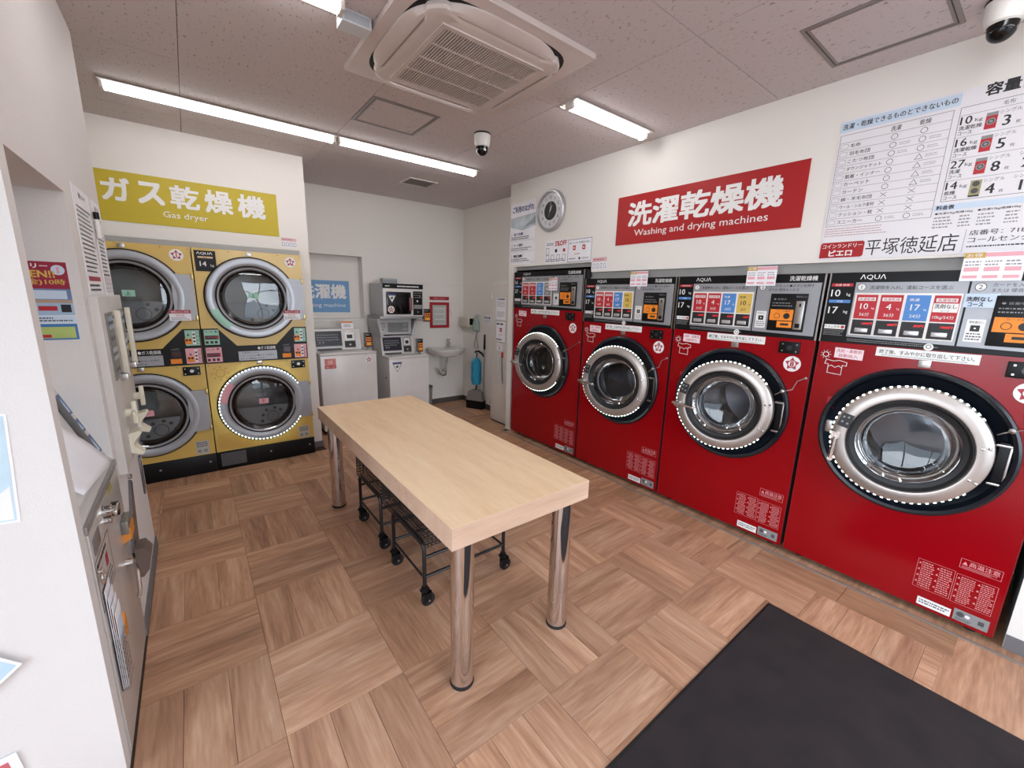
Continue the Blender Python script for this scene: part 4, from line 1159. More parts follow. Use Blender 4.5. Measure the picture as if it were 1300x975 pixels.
# clock
t = thing('wall_clock', 'round silver-rimmed wall clock with a black centre', 'clock', (XR, 3.235, 2.452), RIGHT)
m = MB(); m.lathe([(0.196, 0.0), (0.196, -0.028), (0.188, -0.040), (0.176, -0.040), (0.166, -0.026)], (0, 0, 0), plain('clock_silver', 'b9b7b8', 0.3, 0.5), 'y', 56); m.build('rim', t)
m = MB(); m.disc(0, -0.022, 0, 0.17, plain('clock_face', 'f0eff0', 0.35), 48); m.build('dial', t)
m = MB(); m.disc(0, -0.0232, 0, 0.088, pm('k'), 40)
for k in range(12):
    a = PI / 2 - k * PI / 6; m.text(str(k or 12), 0.125 * math.cos(a), 0.125 * math.sin(a) - 0.014, 0.028, pm('k'), -0.0236, al='c')
m.build('dial_printing', t, smooth=False)
m = MB()
for a, L, W_ in ((math.radians(86), 0.085, 0.004), (math.radians(60), 0.055, 0.006), (math.radians(250), 0.06, 0.002)):
    c_, s_ = math.cos(a), math.sin(a); m.poly([(-s_ * W_, c_ * W_), (L * c_ - s_ * W_ * 0.4, L * s_ + c_ * W_ * 0.4), (L * c_ + s_ * W_ * 0.4, L * s_ - c_ * W_ * 0.4), (s_ * W_, -c_ * W_)], -0.0262, pm('w'))
m.disc(0, -0.027, 0, 0.008, pm('w'), 12); m.build('hands', t, smooth=False)
m = MB(); m.disc(0, -0.036, 0, 0.172, glassy('clock_glass', (0.99, 0.99, 0.99), 0.02), 48); m.build('clock_glass', t)
# ------------------------------------------------------------------ folding table and carts
t = thing('folding_table', 'pale oak laundry-folding table on four chrome tube legs', 'table', (1.025, 2.17, 0))
a, b = 0.363, 0.991
m = MB(); m.box(-a, a, -b, b, 0.688 + 0.0, 0.777, TABLEEDGE_SHADED, 0.001); m.build('table_edge', t, smooth=False)
m = MB(); m.box(-a + 0.0015, a - 0.0015, -b + 0.0015, b - 0.0015, 0.7765, 0.7778, TABLEWOOD); m.build('tabletop', t, smooth=False)
for sx2 in (-1, 1):
    for sy2 in (-1, 1):
        x, y = sx2 * 0.274, sy2 * 0.915
        m = MB(); m.cyl((x, y, 0.012), (x, y, 0.688), 0.048, CHROME, seg=48); l_ = m.build('leg', t)
        m = MB(); m.lathe([(0.0, 0.0), (0.050, 0.0), (0.0515, 0.008), (0.049, 0.016), (0.0, 0.016)], (x, y, 0), RUBBER2, 'z', 32); m.build('leg_foot', l_)
        m = MB(); m.lathe([(0.048, 0.0), (0.07, -0.004), (0.07, 0.0)], (x, y, 0.688), STEEL, 'z', 32); m.build('leg_flange', l_)
WIRE = plain('black_wire', '191819', 0.4, 0.2)
def cart(y0, y1, label, ext):
    w, L = 0.505, y1 - y0
    t = thing('wire_cart', label, 'cart', (1.068, (y0 + y1) / 2, 0), 0, 'wire carts under the table')
    hx, hy = w / 2, L / 2; r = 0.0105
    for s1 in (-1, 1):
        m = MB()
        m.tube([(s1 * hx, -hy, 0.10), (s1 * hx, -hy, 0.33), (s1 * hx, -hy + 0.012, 0.352), (s1 * hx, -hy + 0.035, 0.362), (s1 * hx, hy - 0.035, 0.362), (s1 * hx, hy - 0.012, 0.352), (s1 * hx, hy, 0.33), (s1 * hx, hy, 0.10)], r, WIRE, 10)
        m.tube([(s1 * hx, -hy, 0.165), (s1 * hx, hy, 0.165)], 0.006, WIRE, 8)
        m.build('side_frame', t)
    for yy, zz in ((-hy, 0.172), (-hy, 0.285), (hy, 0.172), (hy, 0.285)):
        m = MB(); m.tube([(-hx, yy, zz), (hx, yy, zz)], 0.0085, WIRE, 8); m.build('crossbar', t)
    m = MB(); zb, zt2 = 0.338, 0.47; hy0 = hy; hy = L / 2
    nx, ny = 22, int((L + ext) / 0.022)
    for i in range(nx + 1):
        x = -hx + w * i / nx; m.tube([(x, -hy, zt2), (x, -hy, zb), (x, hy + ext, zb), (x, hy + ext, zt2)], 0.0022, WIRE, 5)
    for i in range(ny + 1):
        y = -hy + (L + ext) * i / ny; m.tube([(-hx, y, zt2), (-hx, y, zb), (hx, y, zb), (hx, y, zt2)], 0.0022, WIRE, 5)
    for k in range(6):
        z = zb + (zt2 - zb) * (k + 1) / 6; m.tube([(-hx, -hy, z), (hx, -hy, z), (hx, hy + ext, z), (-hx, hy + ext, z)], 0.0028 if k < 5 else 0.005, WIRE, 5, True)
    m.build('basket', t)
    for s1 in (-1, 1):
        for s2 in (-1, 1):
            x, y = s1 * hx, s2 * hy
            m = MB()
            m.cyl((x, y, 0.085), (x, y, 0.118), 0.017, BLACK, seg=14); m.lathe([(0.0, 0.0), (0.022, 0.0), (0.026, 0.007), (0.018, 0.014), (0.0, 0.014)], (x, y, 0.092), BLACK, 'z', 16)
            m.box(x - 0.012, x + 0.032, y - 0.016, y - 0.012, 0.030, 0.092, BLACK); m.box(x - 0.012, x + 0.032, y + 0.012, y + 0.016, 0.030, 0.092, BLACK); m.box(x - 0.012, x + 0.028, y - 0.016, y + 0.016, 0.080, 0.092, BLACK)
            cs = m.build('caster', t)
            m = MB(); m.lathe([(0.0, -0.011), (0.030, -0.011), (0.0365, -0.007), (0.0365, 0.007), (0.030, 0.011), (0.0, 0.011)], (x + 0.018, y, 0.0365), RUBBER2, 'y', 26)
            m.lathe([(0.0, -0.0122), (0.020, -0.0118), (0.020, 0.0118), (0.0, 0.0122)], (x + 0.018, y, 0.0365), plain('wheel_hub', '2a2a2c', 0.4), 'y', 20); m.cyl((x + 0.018, y - 0.019, 0.0365), (x + 0.018, y + 0.019, 0.0365), 0.005, CHROME, seg=10); m.build('wheel', cs)
    if label.startswith('nearer'):
        m = MB(); m.box(-hx - 0.005, -hx + 0.03, hy + 0.0, hy + 0.03, 0.066, 0.076, pm('r'), 0.002); m.build('brake_pedal', t, label='red brake pedal')
    return t
cart(1.740, 2.150, 'nearer black wire basket cart on casters under the table', 0.17)
cart(2.350, 2.752, 'farther black wire basket cart on casters under the table', 0.06)
# door mat
t = thing('door_mat', 'large dark brown-black dust mat on the floor by the entrance', 'mat', (1.44, 0.215, 0))
m = MB(); m.box(-0.90, 0.90, -0.455, 0.455, 0.0005, 0.005, RUBBER2); m.build('rubber_edge', t, smooth=False)
m = MB()
nx, ny = 120, 60; vs = []; fs = []
for j in range(ny + 1):
    for i in range(nx + 1):
        vs.append((-0.888 + 1.776 * i / nx, -0.443 + 0.886 * j / ny, 0.0078 + random.uniform(-0.0006, 0.0006)))
for j in range(ny):
    for i in range(nx):
        q = j * (nx + 1) + i; fs.append((q, q + 1, q + nx + 2, q + nx + 1))
m.add(vs, fs, CARPET); m.build('pile', t)

# ------------------------------------------------------------------ ceiling fittings
FIX = plain('fitting_white', 'd8d2cc', 0.45)
def batten(name, label, x0, x1, yc, group=None, hw=0.080):
    t = thing(name, label, 'light', ((x0 + x1) / 2, yc, ZC - 0.04), 0, group)
    L = (x1 - x0) / 2
    m = MB(); m.box(-L, L, -hw, hw, 0.034, 0.04, FIX, 0.001); 
    for sy2 in (-1, 1):
        m.box(-L, L, sy2 * hw - 0.004 * (sy2 > 0), sy2 * hw + 0.004 * (sy2 < 0), 0.028, 0.04, FIX)
    m.build('base_plate', t, smooth=False)
    m = MB(); n = 10; r = 0.034
    pts = [(r * math.cos(PI + PI * i / n), 0.022 + 0.8 * r * math.sin(PI + PI * i / n)) for i in range(n + 1)] + [(r, 0.034), (-r, 0.034)]
    m.prism(pts, -L + 0.025, L - 0.025, TUBE, 'yz'); m.build('diffuser', t)
    MB().box(-L + 0.006, -L + 0.025, -0.034, 0.034, -0.004, 0.034, FIX, 0.003).build('end_cap', t); MB().box(L - 0.025, L - 0.006, -0.034, 0.034, -0.004, 0.034, FIX, 0.003).build('end_cap', t)
    return t
G_ = 'bare batten lamps on the ceiling'
batten('ceiling_light', 'left half of the long batten lamp in front of the yellow dryers', -0.30, 1.066, 3.765, G_)
batten('ceiling_light', 'right half of the long batten lamp, ending near the small ceiling vent', 1.074, 2.40, 3.765, G_)
batten('ceiling_light', 'short batten lamp between the air conditioner and the red sign', 2.015, 2.815, 2.095, G_)
batten('ceiling_light', 'short batten lamp at the top edge beside the grey sensor box', -0.15, 0.66, 2.095, G_)
batten('ceiling_light', 'added unseen batten lamp over the entrance, behind the camera position', 0.2, 1.54, 0.15, G_)  # added with those below, out of view, to brighten table, floor and right wall
batten('ceiling_light', 'added unseen batten lamp over the door mat', 1.60, 2.55, 0.15, G_)
batten('ceiling_light', 'added unseen batten lamp nearest the street windows', 0.2, 1.54, -1.05, G_)
batten('ceiling_light', 'added unseen batten lamp over the entrance on the side of the washing machines', 1.62, 2.90, -0.75, G_)
# smoke sensor box
t = thing('sensor_box', 'small white box on the ceiling between a lamp and the air conditioner', 'sensor', (0.72, 2.16, ZC))
m = MB(); m.box(-0.065, 0.065, -0.045, 0.045, -0.052, 0, plain('sensor_white', 'cfd3d6', 0.4), 0.004); m.build('housing', t)
m = MB(); m.box(-0.055, 0.055, -0.0465, -0.045, -0.045, -0.008, plain('sensor_pane', 'b5bcc2', 0.2), 0.0005); m.build('sensor_window', t)
# cassette air conditioner
t = thing('air_conditioner', 'square ceiling cassette air conditioner with a rounded louvred panel', 'air conditioner', (1.277, 2.118, ZC))
ACW = plain('ac_white', 'd2c6c0', 0.4)
h = 0.478
m = MB(); m.box(-h, h, -h, h, -0.028, 0, ACW, 0.004); m.build('panel_plate', t)
# black air slots under the louvres
def loft(m_, rings, mat, cap=True):
    n = len(rings[0]); vs = [v for r_ in rings for v in r_]; fs = []
    for i in range(len(rings) - 1):
        for k in range(n):
            fs.append((i * n + k, i * n + (k + 1) % n, (i + 1) * n + (k + 1) % n, (i + 1) * n + k))
    if cap:
        fs.append(tuple((len(rings) - 1) * n + k for k in range(n)))
    m_.add(vs, fs, mat)
def outline_r(ang, half, n_):
    c_, s_ = abs(math.cos(ang)), abs(math.sin(ang))
    return half / (c_ ** n_ + s_ ** n_) ** (1 / n_)
# dark throat behind the louvres, flush in the plate
m = MB(); sg = 96
m.add([(outline_r(2 * PI * i / sg, 0.418, 5.0) * math.cos(2 * PI * i / sg), outline_r(2 * PI * i / sg, 0.418, 5.0) * math.sin(2 * PI * i / sg), -0.0290) for i in range(sg)], [tuple(range(sg))], BLACK)
m.build('air_slot', t, smooth=False)
# central frame: lobed corners, hollowed sides where the louvres sit
def frame_pts(grow, z):
    out = []
    for i in range(160):
        a_ = 2 * PI * i / 160
        big = outline_r(a_, 0.408, 4.2) + grow
        fold = (a_ + PI / 4) % (PI / 2) - PI / 4            # angle from the middle of the side
        side = (0.350 + grow) / math.cos(fold)
        tt = min(1.0, max(0.0, (abs(math.tan(fold)) - 0.66) / 0.20)); tt = tt * tt * (3 - 2 * tt)
        r_ = side * (1 - tt) + max(side * 0.98, big) * tt if side < big + 0.2 else big
        r_ = min(r_, big)
        out.append((r_ * math.cos(a_), r_ * math.sin(a_), z))
    return out
m = MB()
loft(m, [frame_pts(0.0, -0.029), frame_pts(0.004, -0.046), frame_pts(-0.002, -0.058), frame_pts(-0.020, -0.066)], ACW)
m.build('rounded_frame', t)
for k in range(4):
    m = MB()
    q = Matrix.Rotation(k * PI / 2, 4, 'Z')
    ny = 18; rings = []
    for i in range(ny + 1):
        y_ = -0.292 + 0.584 * i / ny; s_ = (2 * i / ny - 1)
        x0_ = 0.360; x1_ = x0_ + 0.012 + 0.052 * (1 - s_ ** 4)
        rings.append([tuple(q @ Vector(v)) for v in ((x0_, y_, -0.060), ((x0_ + x1_) / 2, y_, -0.056), (x1_, y_, -0.038), (x1_, y_, -0.030), (x0_, y_, -0.040))])
    loft(m, rings, ACW, False); m.add(rings[0], [(0, 1, 2, 3, 4)], ACW); m.add(rings[-1], [(0, 1, 2, 3, 4)], ACW)
    m.build('louvre', t)
m = MB()
m.box(-0.262, 0.262, -0.268, 0.268, -0.0675, -0.066, plain('grille_dark', '4c4644', 0.6)); m.build('grille_backing', t, smooth=False)
m = MB()
for (x0_, x1_, y0_, y1_) in ((-0.29, 0.29, -0.295, -0.27), (-0.29, 0.29, 0.27, 0.295), (-0.29, -0.265, -0.27, 0.27), (0.265, 0.29, -0.27, 0.27)):
    m.box(x0_, x1_, y0_, y1_, -0.073, -0.066, ACW, 0.001)
for k in range(3):
    y_ = -0.135 + 0.135 * k; m.box(-0.265, 0.265, y_ - 0.004, y_ + 0.004, -0.074, -0.067, ACW)
g = m.build('grille', t, smooth=False)
sl = None
for k in range(38):
    x_ = -0.258 + 0.516 * k / 37
    if sl is None:
        sl = MB().box(-0.0035, 0.0035, -0.27, 0.27, -0.0725, -0.0675, ACW).build('slat', g, smooth=False)
        o = sl
    else:
        o = sl.copy(); C.objects.link(o)
    o.location = (x_, 0, 0)
# security cameras
def dome(loc, label):
    t = thing('security_camera', label, 'camera', loc)
    m = MB(); m.lathe([(0.0, 0.0), (0.062, 0.0), (0.066, -0.006), (0.062, -0.012)], (0, 0, 0), BLACK, 'z', 32); m.build('mounting_ring', t)
    m = MB(); m.lathe([(0.063, -0.010), (0.061, -0.06), (0.054, -0.088), (0.047, -0.094), (0.0, -0.094)], (0, 0, 0), WHITEPL, 'z', 32); m.build('housing', t)
    m = MB(); m.lathe([(0.046, -0.094)] + [(0.044 * math.cos(a_ * PI / 16), -0.110 - 0.044 * math.sin(a_ * PI / 16)) for a_ in range(0, 9)], (0, 0, 0), BLACKGLOSS, 'z', 32); d_ = m.build('dome', t)
    m = MB(); m.lathe([(0.0, -0.024), (0.012, -0.022), (0.014, -0.01), (0.014, 0.0)], (0.0, -0.02, -0.115), STEEL, 'y', 14); m.build('lens', d_)
    return t
dome((1.905, 2.905, ZC), 'white dome security camera with a black eye behind the air conditioner')
dome((2.70, 0.333, ZC), 'dome security camera cut off by the top right corner')
# access hatches
def hatch(x0, x1, y0, y1, label):
    t = thing('access_hatch', label, 'hatch', ((x0 + x1) / 2, (y0 + y1) / 2, ZC), 0, 'ceiling access hatches')
    a_, b_ = (x1 - x0) / 2, (y1 - y0) / 2; al = plain('hatch_aluminium', '8f8783', 0.4, 0.5); al2 = plain('hatch_joint', '4f4846', 0.6)
    m = MB()
    for (u0, u1, v0, v1) in ((-a_, a_, -b_, -b_ + 0.016), (-a_, a_, b_ - 0.016, b_), (-a_, -a_ + 0.016, -b_ + 0.016, b_ - 0.016), (a_ - 0.016, a_, -b_ + 0.016, b_ - 0.016)):
        m.box(u0, u1, v0, v1, -0.004, 0, al)
    m.build('outer_frame', t, smooth=False)
    m = MB()
    for (u0, u1, v0, v1) in ((-a_ + 0.016, a_ - 0.016, -b_ + 0.016, -b_ + 0.021), (-a_ + 0.016, a_ - 0.016, b_ - 0.021, b_ - 0.016), (-a_ + 0.016, -a_ + 0.021, -b_ + 0.021, b_ - 0.021), (a_ - 0.021, a_ - 0.016, -b_ + 0.021, b_ - 0.021)):
        m.box(u0, u1, v0, v1, -0.0015, 0.0, al2)
    for (u0, u1, v0, v1) in ((-a_ + 0.021, a_ - 0.021, -b_ + 0.021, -b_ + 0.032), (-a_ + 0.021, a_ - 0.021, b_ - 0.032, b_ - 0.021), (-a_ + 0.021, -a_ + 0.032, -b_ + 0.032, b_ - 0.032), (a_ - 0.032, a_ - 0.021, -b_ + 0.032, b_ - 0.032)):
        m.box(u0, u1, v0, v1, -0.003, 0, al)
    m.build('inner_frame', t, smooth=False)
    MB().box(-a_ + 0.032, a_ - 0.032, -b_ + 0.032, b_ - 0.032, -0.002, 0.0, CEIL).build('hatch_panel', t, smooth=False)
hatch(1.052, 1.520, 2.846, 3.308, 'small square access hatch in the ceiling behind the air conditioner')
hatch(2.315, 2.775, 0.458, 0.932, 'square access hatch in the ceiling above the information board')
t = thing('ceiling_vent', 'small grey ceiling vent grille near the rear wall', 'vent', (2.145, 4.537, ZC))
m = MB()
for (u0, u1, v0, v1) in ((-0.166, 0.166, -0.136, -0.116), (-0.166, 0.166, 0.116, 0.136), (-0.166, -0.146, -0.116, 0.116), (0.146, 0.166, -0.116, 0.116)):
    m.box(u0, u1, v0, v1, -0.008, 0, FIX)
m.build('frame', t, smooth=False)
MB().box(-0.146, 0.146, -0.116, 0.116, -0.0015, 0, plain('vent_dark', '5a5350', 0.7)).build('backing', t, smooth=False)
for k in range(12):
    MB().box(-0.146, 0.146, -0.108 + k * 0.0195, -0.108 + k * 0.0195 + 0.007, -0.006, -0.001, plain('vent_slat', '857d79', 0.6)).build('slat', t, smooth=False)
# ------------------------------------------------------------------ rear corner: top-loading washers, small stacked dryer
def top_loader(name, label, x0, x1, yf, zt, panel, red_label):
    w = x1 - x0
    t = thing(name, label, 'washing machine', (x0, yf, 0), 0, 'white top-loading washing machines')
    m = MB(); m.box(0, w, 0, 0.56, 0.05, zt - 0.022, APPL, 0.008); m.box(0.01, w - 0.01, 0.01, 0.55, 0.012, 0.05, BLACK); m.build('body', t)
    m = MB(); m.box(-0.004, w + 0.004, -0.006, 0.565, zt - 0.020, zt, APPL, 0.007); m.build('top_cover', t)
    m = MB(); m.box(0.05, w - 0.05, 0.03, 0.30, zt - 0.001, zt + 0.008, plain('lid_white', 'cdc9c6', 0.25, coat=0.3), 0.004); m.build('lid', t)
    y0, y1, h = panel
    m = MB(); m.prism([(y0 + 0.02, zt), (y0 + 0.07, zt + h), (0.56, zt + h), (0.56, zt)], 0.0, w - 0.095, APPL, 'yz'); c = m.build('console', t)
    for (u0, u1, nm) in ((0.02, w * 0.50, 'display_panel'), (w * 0.535, w * 0.755, 'coin_unit')):
        th = math.atan2(0.05, h)
        m = MB()
        m.box(u0, u1, -0.006, 0.0, h * 0.22 if nm == 'display_panel' else 0.02, h * 0.93, plain('panel_navy', '1b1e2c', 0.25) if nm == 'display_panel' else STEEL, 0.002)
        if nm == 'display_panel':
            m.greek(u0 + 0.02, u1 - 0.03, h * 0.45, h * 0.8, 3, pm('g'), -0.0068, 0.35, 4)
            for q in (0.12, 0.25):
                m.disc(u0 + q * (u1 - u0) + 0.01, -0.0068, h * 0.40, 0.010, pm('g'), 12)
        else:
            m.rect(u0 + 0.02, u1 - 0.02, h * 0.5, h * 0.86, -0.0068, pm('w')); m.rect(u0 + 0.035, u1 - 0.035, h * 0.56, h * 0.74, -0.0074, pm('k'))
            m.rect(u0 + 0.006, u1 - 0.006, 0.03, h * 0.44, -0.0068, pm('k')); m.disc((u0 + u1) / 2, -0.0074, h * 0.26, 0.011, STEEL, 12)
        m.build(nm, c, smooth=False, loc=(0, y0 + 0.02, zt), rot=(-th, 0, 0))
    MB().box(0.03, w * 0.48, y0 + 0.012, y0 + 0.02, zt + 0.008, zt + 0.028, pm('dg')).build('vent_strip', c, smooth=False)
    return t
t = top_loader('top_loading_washer', 'left white top-loading washer with a small red label on its front', 1.068, 1.690, 4.80, 0.935, (0.22, 0.5, 0.245), True)
m = MB(); m.rect(0.042, 0.162, 0.768, 0.878, -0.001, plain('salmon_print', 'd9847c', 0.5)); m.rect(0.042, 0.162, 0.768, 0.800, -0.0015, pm('r')); m.text('使用上の注意', 0, 0, 0, pm('w'), -0.002, fit=(0.052, 0.152, 0.776, 0.793)); m.text('注意', 0, 0, 0, pm('w'), -0.0015, fit=(0.075, 0.125, 0.82, 0.86)); m.build('red_label', t, smooth=False)
m = MB(); star_badge(m, 0.53, 0.840, 0.040, '3', 'wine', -0.001); m.build('number_badge', t, smooth=False)
t = top_loader('top_loading_washer', 'right white top-loading washer standing under the small stacked dryer', 1.862, 2.388, 4.85, 0.838, (0.20, 0.5, 0.24), False)
def pennant(m, x, z, s, y):
    m.poly([(x - s, z), (x + s, z), (x + s * 0.9, z - s * 0.3), (x - s * 0.9, z - s * 0.3)], y, pm('n')); m.poly([(x - s * 0.85, z - s * 0.36), (x + s * 0.85, z - s * 0.36), (x, z - s * 1.9)], y, pm('w'))
    m.outline([(x - s * 0.85, z - s * 0.36), (x + s * 0.85, z - s * 0.36), (x, z - s * 1.9)], s * 0.1, y - 0.0004, pm('dg')); m.poly([(x - s * 0.35, z - s * 0.75), (x + s * 0.3, z - s * 0.6), (x + s * 0.1, z - s * 1.2), (x - s * 0.2, z - s * 1.1)], y - 0.0004, pm('dg'))
m = MB(); pennant(m, 0.10, 0.775, 0.062, -0.001); m.build('triangle_sticker', t, smooth=False)
MB().cyl((0.0, 0.11, 0.57), (-0.006, 0.11, 0.57), 0.012, BLACK, seg=12).build('side_knob', t)
# standing card on the left washer
t = thing('price_card', 'small white card with an orange heading standing on the left top-loading washer', 'card', (1.395, 5.10, 1.181))
m = MB(); m.prism([(0, 0), (0.06, 0), (0.03, 0.088)], 0.0, 0.135, PAPER, 'yz'); m.build('card', t, smooth=False)
m = MB(); th = math.atan2(0.03, 0.088)
m.rect(0.002, 0.133, 0.070, 0.092, -0.0006, plain('orange_heading', 'd58a5a', 0.5)); m.greek(0.03, 0.11, 0.02, 0.055, 2, pm('dg'), -0.0006, 0.4, 3); m.build('printing', t, smooth=False, rot=(-th, 0, 0))
# orange coin timers
def timer(x0, x1, z0, z1, y, label, stand=None):
    t = thing('coin_timer', label, 'timer', (x0, y, z0), 0, 'black and orange card readers')
    w, h = x1 - x0, z1 - z0
    m = MB(); m.box(0, w, 0, 0.06, 0, h, plain('timer_grey', '8a8988', 0.4), 0.003); m.build('housing', t)
    m = MB(); m.box(0.004, w - 0.004, -0.004, 0.0, 0.004, h - 0.004, BLACK); m.build('face', t, smooth=False)
    m = MB(); m.rect(0.010, w - 0.008, h * 0.42, h * 0.68, -0.0046, pm('o')); m.rect(0.010, w - 0.008, h * 0.10, h * 0.36, -0.0046, pm('o')); m.disc(w * 0.35, -0.005, h * 0.55, w * 0.13, pm('k'), 12); m.disc(w * 0.68, -0.005, h * 0.55, w * 0.13, pm('k'), 12); m.rect(w * 0.3, w * 0.8, h * 0.18, h * 0.28, -0.005, pm('y')); m.greek(0.012, w - 0.01, h * 0.78, h * 0.92, 1, pm('g'), -0.0046, 0.5, 2)
    m.build('face_label', t, smooth=False)
    m = MB()
    if stand == 'arm':
        m.box(-0.10, 0.01, 0.02, 0.04, 0.01, 0.03, STEEL)
    else:
        m.box(w * 0.3, w * 0.7, 0.02, 0.045, stand - z0 + 0.001, 0.002, plain('timer_grey', '8a8988', 0.4))
    m.build('bracket', t)
timer(1.632, 1.712, 0.963, 1.137, 5.00, 'black and orange card reader behind the left top-loading washer', stand=0.935)
timer(2.306, 2.384, 0.865, 1.038, 5.00, 'black and orange card reader standing at the right end of the right top-loading washer', stand=0.838)
timer(2.372, 2.462, 1.262, 1.425, 4.93, 'black and orange card reader beside the small stacked dryer', stand='arm')
# small dryer on its stand
t = thing('small_dryer', 'small white front-loading dryer on a metal stand above the right top-loading washer', 'dryer', (1.846, 4.95, 0))
DG = plain('dryer_side_grey', 'b4b4b4', 0.4)
m = MB(); m.box(0, 0.52, 0, 0.44, 1.331, 1.725, DG, 0.004); m.build('body', t)
m = MB(); m.box(0, 0.52, -0.012, 0.0, 1.331, 1.666, APPL, 0.004); m.build('front_panel', t)
m = MB(); m.box(0, 0.52, -0.012, 0.0, 1.668, 1.725, BLACK); m.greek(0.18, 0.47, 1.688, 1.706, 1, pm('w'), -0.0126, 0.8, 3); m.greek(0.03, 0.09, 1.69, 1.704, 1, pm('w'), -0.0126, 0.8, 6); m.build('header', t, smooth=False)
m = MB(); m.box(0.035, 0.352, -0.026, -0.010, 1.357, 1.627, BLACKGLOSS, 0.010); d_ = m.build('door', t)
m = MB(); m.box(0.325, 0.362, -0.040, -0.024, 1.40, 1.56, plain('wine_handle', '7e4a50', 0.35), 0.006); m.build('door_handle', d_)
m = MB(); pennant(m, 0.105, 1.605, 0.058, -0.0266); star_badge(m, 0.092, 1.415, 0.042, '5', 'wine', -0.0266); m.build('door_stickers', d_, smooth=False)
m = MB(); m.box(0.384, 0.508, -0.016, -0.012, 1.345, 1.640, BLACK); m.rect(0.392, 0.500, 1.425, 1.475, -0.0166, pm('g')); m.disc(0.44, -0.0166, 1.52, 0.012, pm('w'), 14); m.disc(0.475, -0.0166, 1.585, 0.010, pm('g'), 12); m.disc(0.445, -0.0166, 1.385, 0.009, STEEL, 10); m.greek(0.395, 0.495, 1.55, 1.63, 3, pm('g'), -0.0164, 0.35, 4); m.build('control_panel', t, smooth=False)
m = MB(); m.box(-0.04, 0.50, 0.0, 0.44, 1.302, 1.331, plain('stand_grey', '9d9ea0', 0.4, 0.4), 0.002)
m.build('stand_shelf', t)
m = MB(); m.prism([(-0.03, 1.30), (0.02, 1.07), (-0.02, 1.07), (-0.06, 1.30)], 0.05, 0.40, DG); m.build('stand_bracket', t); m = MB(); m.prism([(0.44, 1.30), (0.38, 1.08), (0.41, 1.08), (0.485, 1.30)], 0.05, 0.40, DG); m.build('stand_bracket', t)
m = MB(); m.box(-0.03, 0.40, 0.10, 0.13, 1.10, 1.302, DG, 0.003)
m.rect(0.09, 0.36, 1.13, 1.25, 0.0994, plain('grey_table_print', '6d7474', 0.5)); m.greek(0.10, 0.27, 1.14, 1.245, 5, pm('g'), 0.0988, 0.4, 3); m.rect(0.28, 0.35, 1.20, 1.24, 0.0988, pm('g')); m.rect(0.28, 0.35, 1.145, 1.185, 0.0988, pm('g')); m.greek(-0.01, 0.06, 1.14, 1.25, 3, pm('dg'), 0.0994, 0.3, 5)
m.build('instruction_plate', t, smooth=False)
m = MB()
m.box(-0.03, 0.0, 0.45, 0.48, 0.0, 1.32, DG); m.box(0.545, 0.575, 0.45, 0.48, 0.0, 1.32, DG); m.box(-0.03, 0.575, 0.44, 0.48, 1.300, 1.331, DG); m.build('stand_post', t, smooth=False)
t = thing('junction_box', 'small grey box on top of the small stacked dryer', 'box', (1.99, 5.11, 1.725))
m = MB(); m.box(-0.09, 0.09, -0.05, 0.06, 0, 0.062, plain('box_grey', '939698', 0.45), 0.004); m.build('housing', t)
m = MB(); m.box(-0.086, 0.086, -0.0525, -0.05, 0.045, 0.058, plain('box_grey_light', 'aeb0b2', 0.45)); m.build('lid_edge', t)
# red framed notice board
t = thing('notice_board', 'red framed notice board on the rear wall above the sink', 'board', (2.713, YK, 0))
RF = plain('notice_red', 'a5202c', 0.4)
m = MB(); m.frame(0, 0.308, 1.135, 1.502, 0.040, -0.016, 0, RF); m.build('frame', t, smooth=False)
m = MB(); m.box(0.02, 0.29, -0.005, 0, 1.15, 1.48, plain('notice_pane', 'c3c6c0', 0.3)); m.build('backing', t, smooth=False)
m = MB()
for k in range(3):
    m.rect(0.075, 0.24, 1.405 - k * 0.075, 1.413 - k * 0.075, -0.006, pm('w'))
m.greek(0.06, 0.25, 1.20, 1.45, 7, plain('faint_print', 'aeb1ac', 0.5), -0.0055, 0.3, 2); m.build('printing', t, smooth=False)
m = MB(); m.box(0.002, 0.310, -0.008, 0, 1.533, 1.581, RF); m.text('お客様へのお知らせ', 0, 0, 0, pm('p'), -0.0086, fit=(0.06, 0.25, 1.543, 1.570)); m.build('header_strip', t, smooth=False)
m = MB(); m.tube([(0.318, -0.004, 1.40), (0.345, -0.006, 1.36), (0.350, -0.006, 1.32), (0.335, -0.006, 1.30)], 0.003, STEEL, 6); m.build('pull_cord', t)
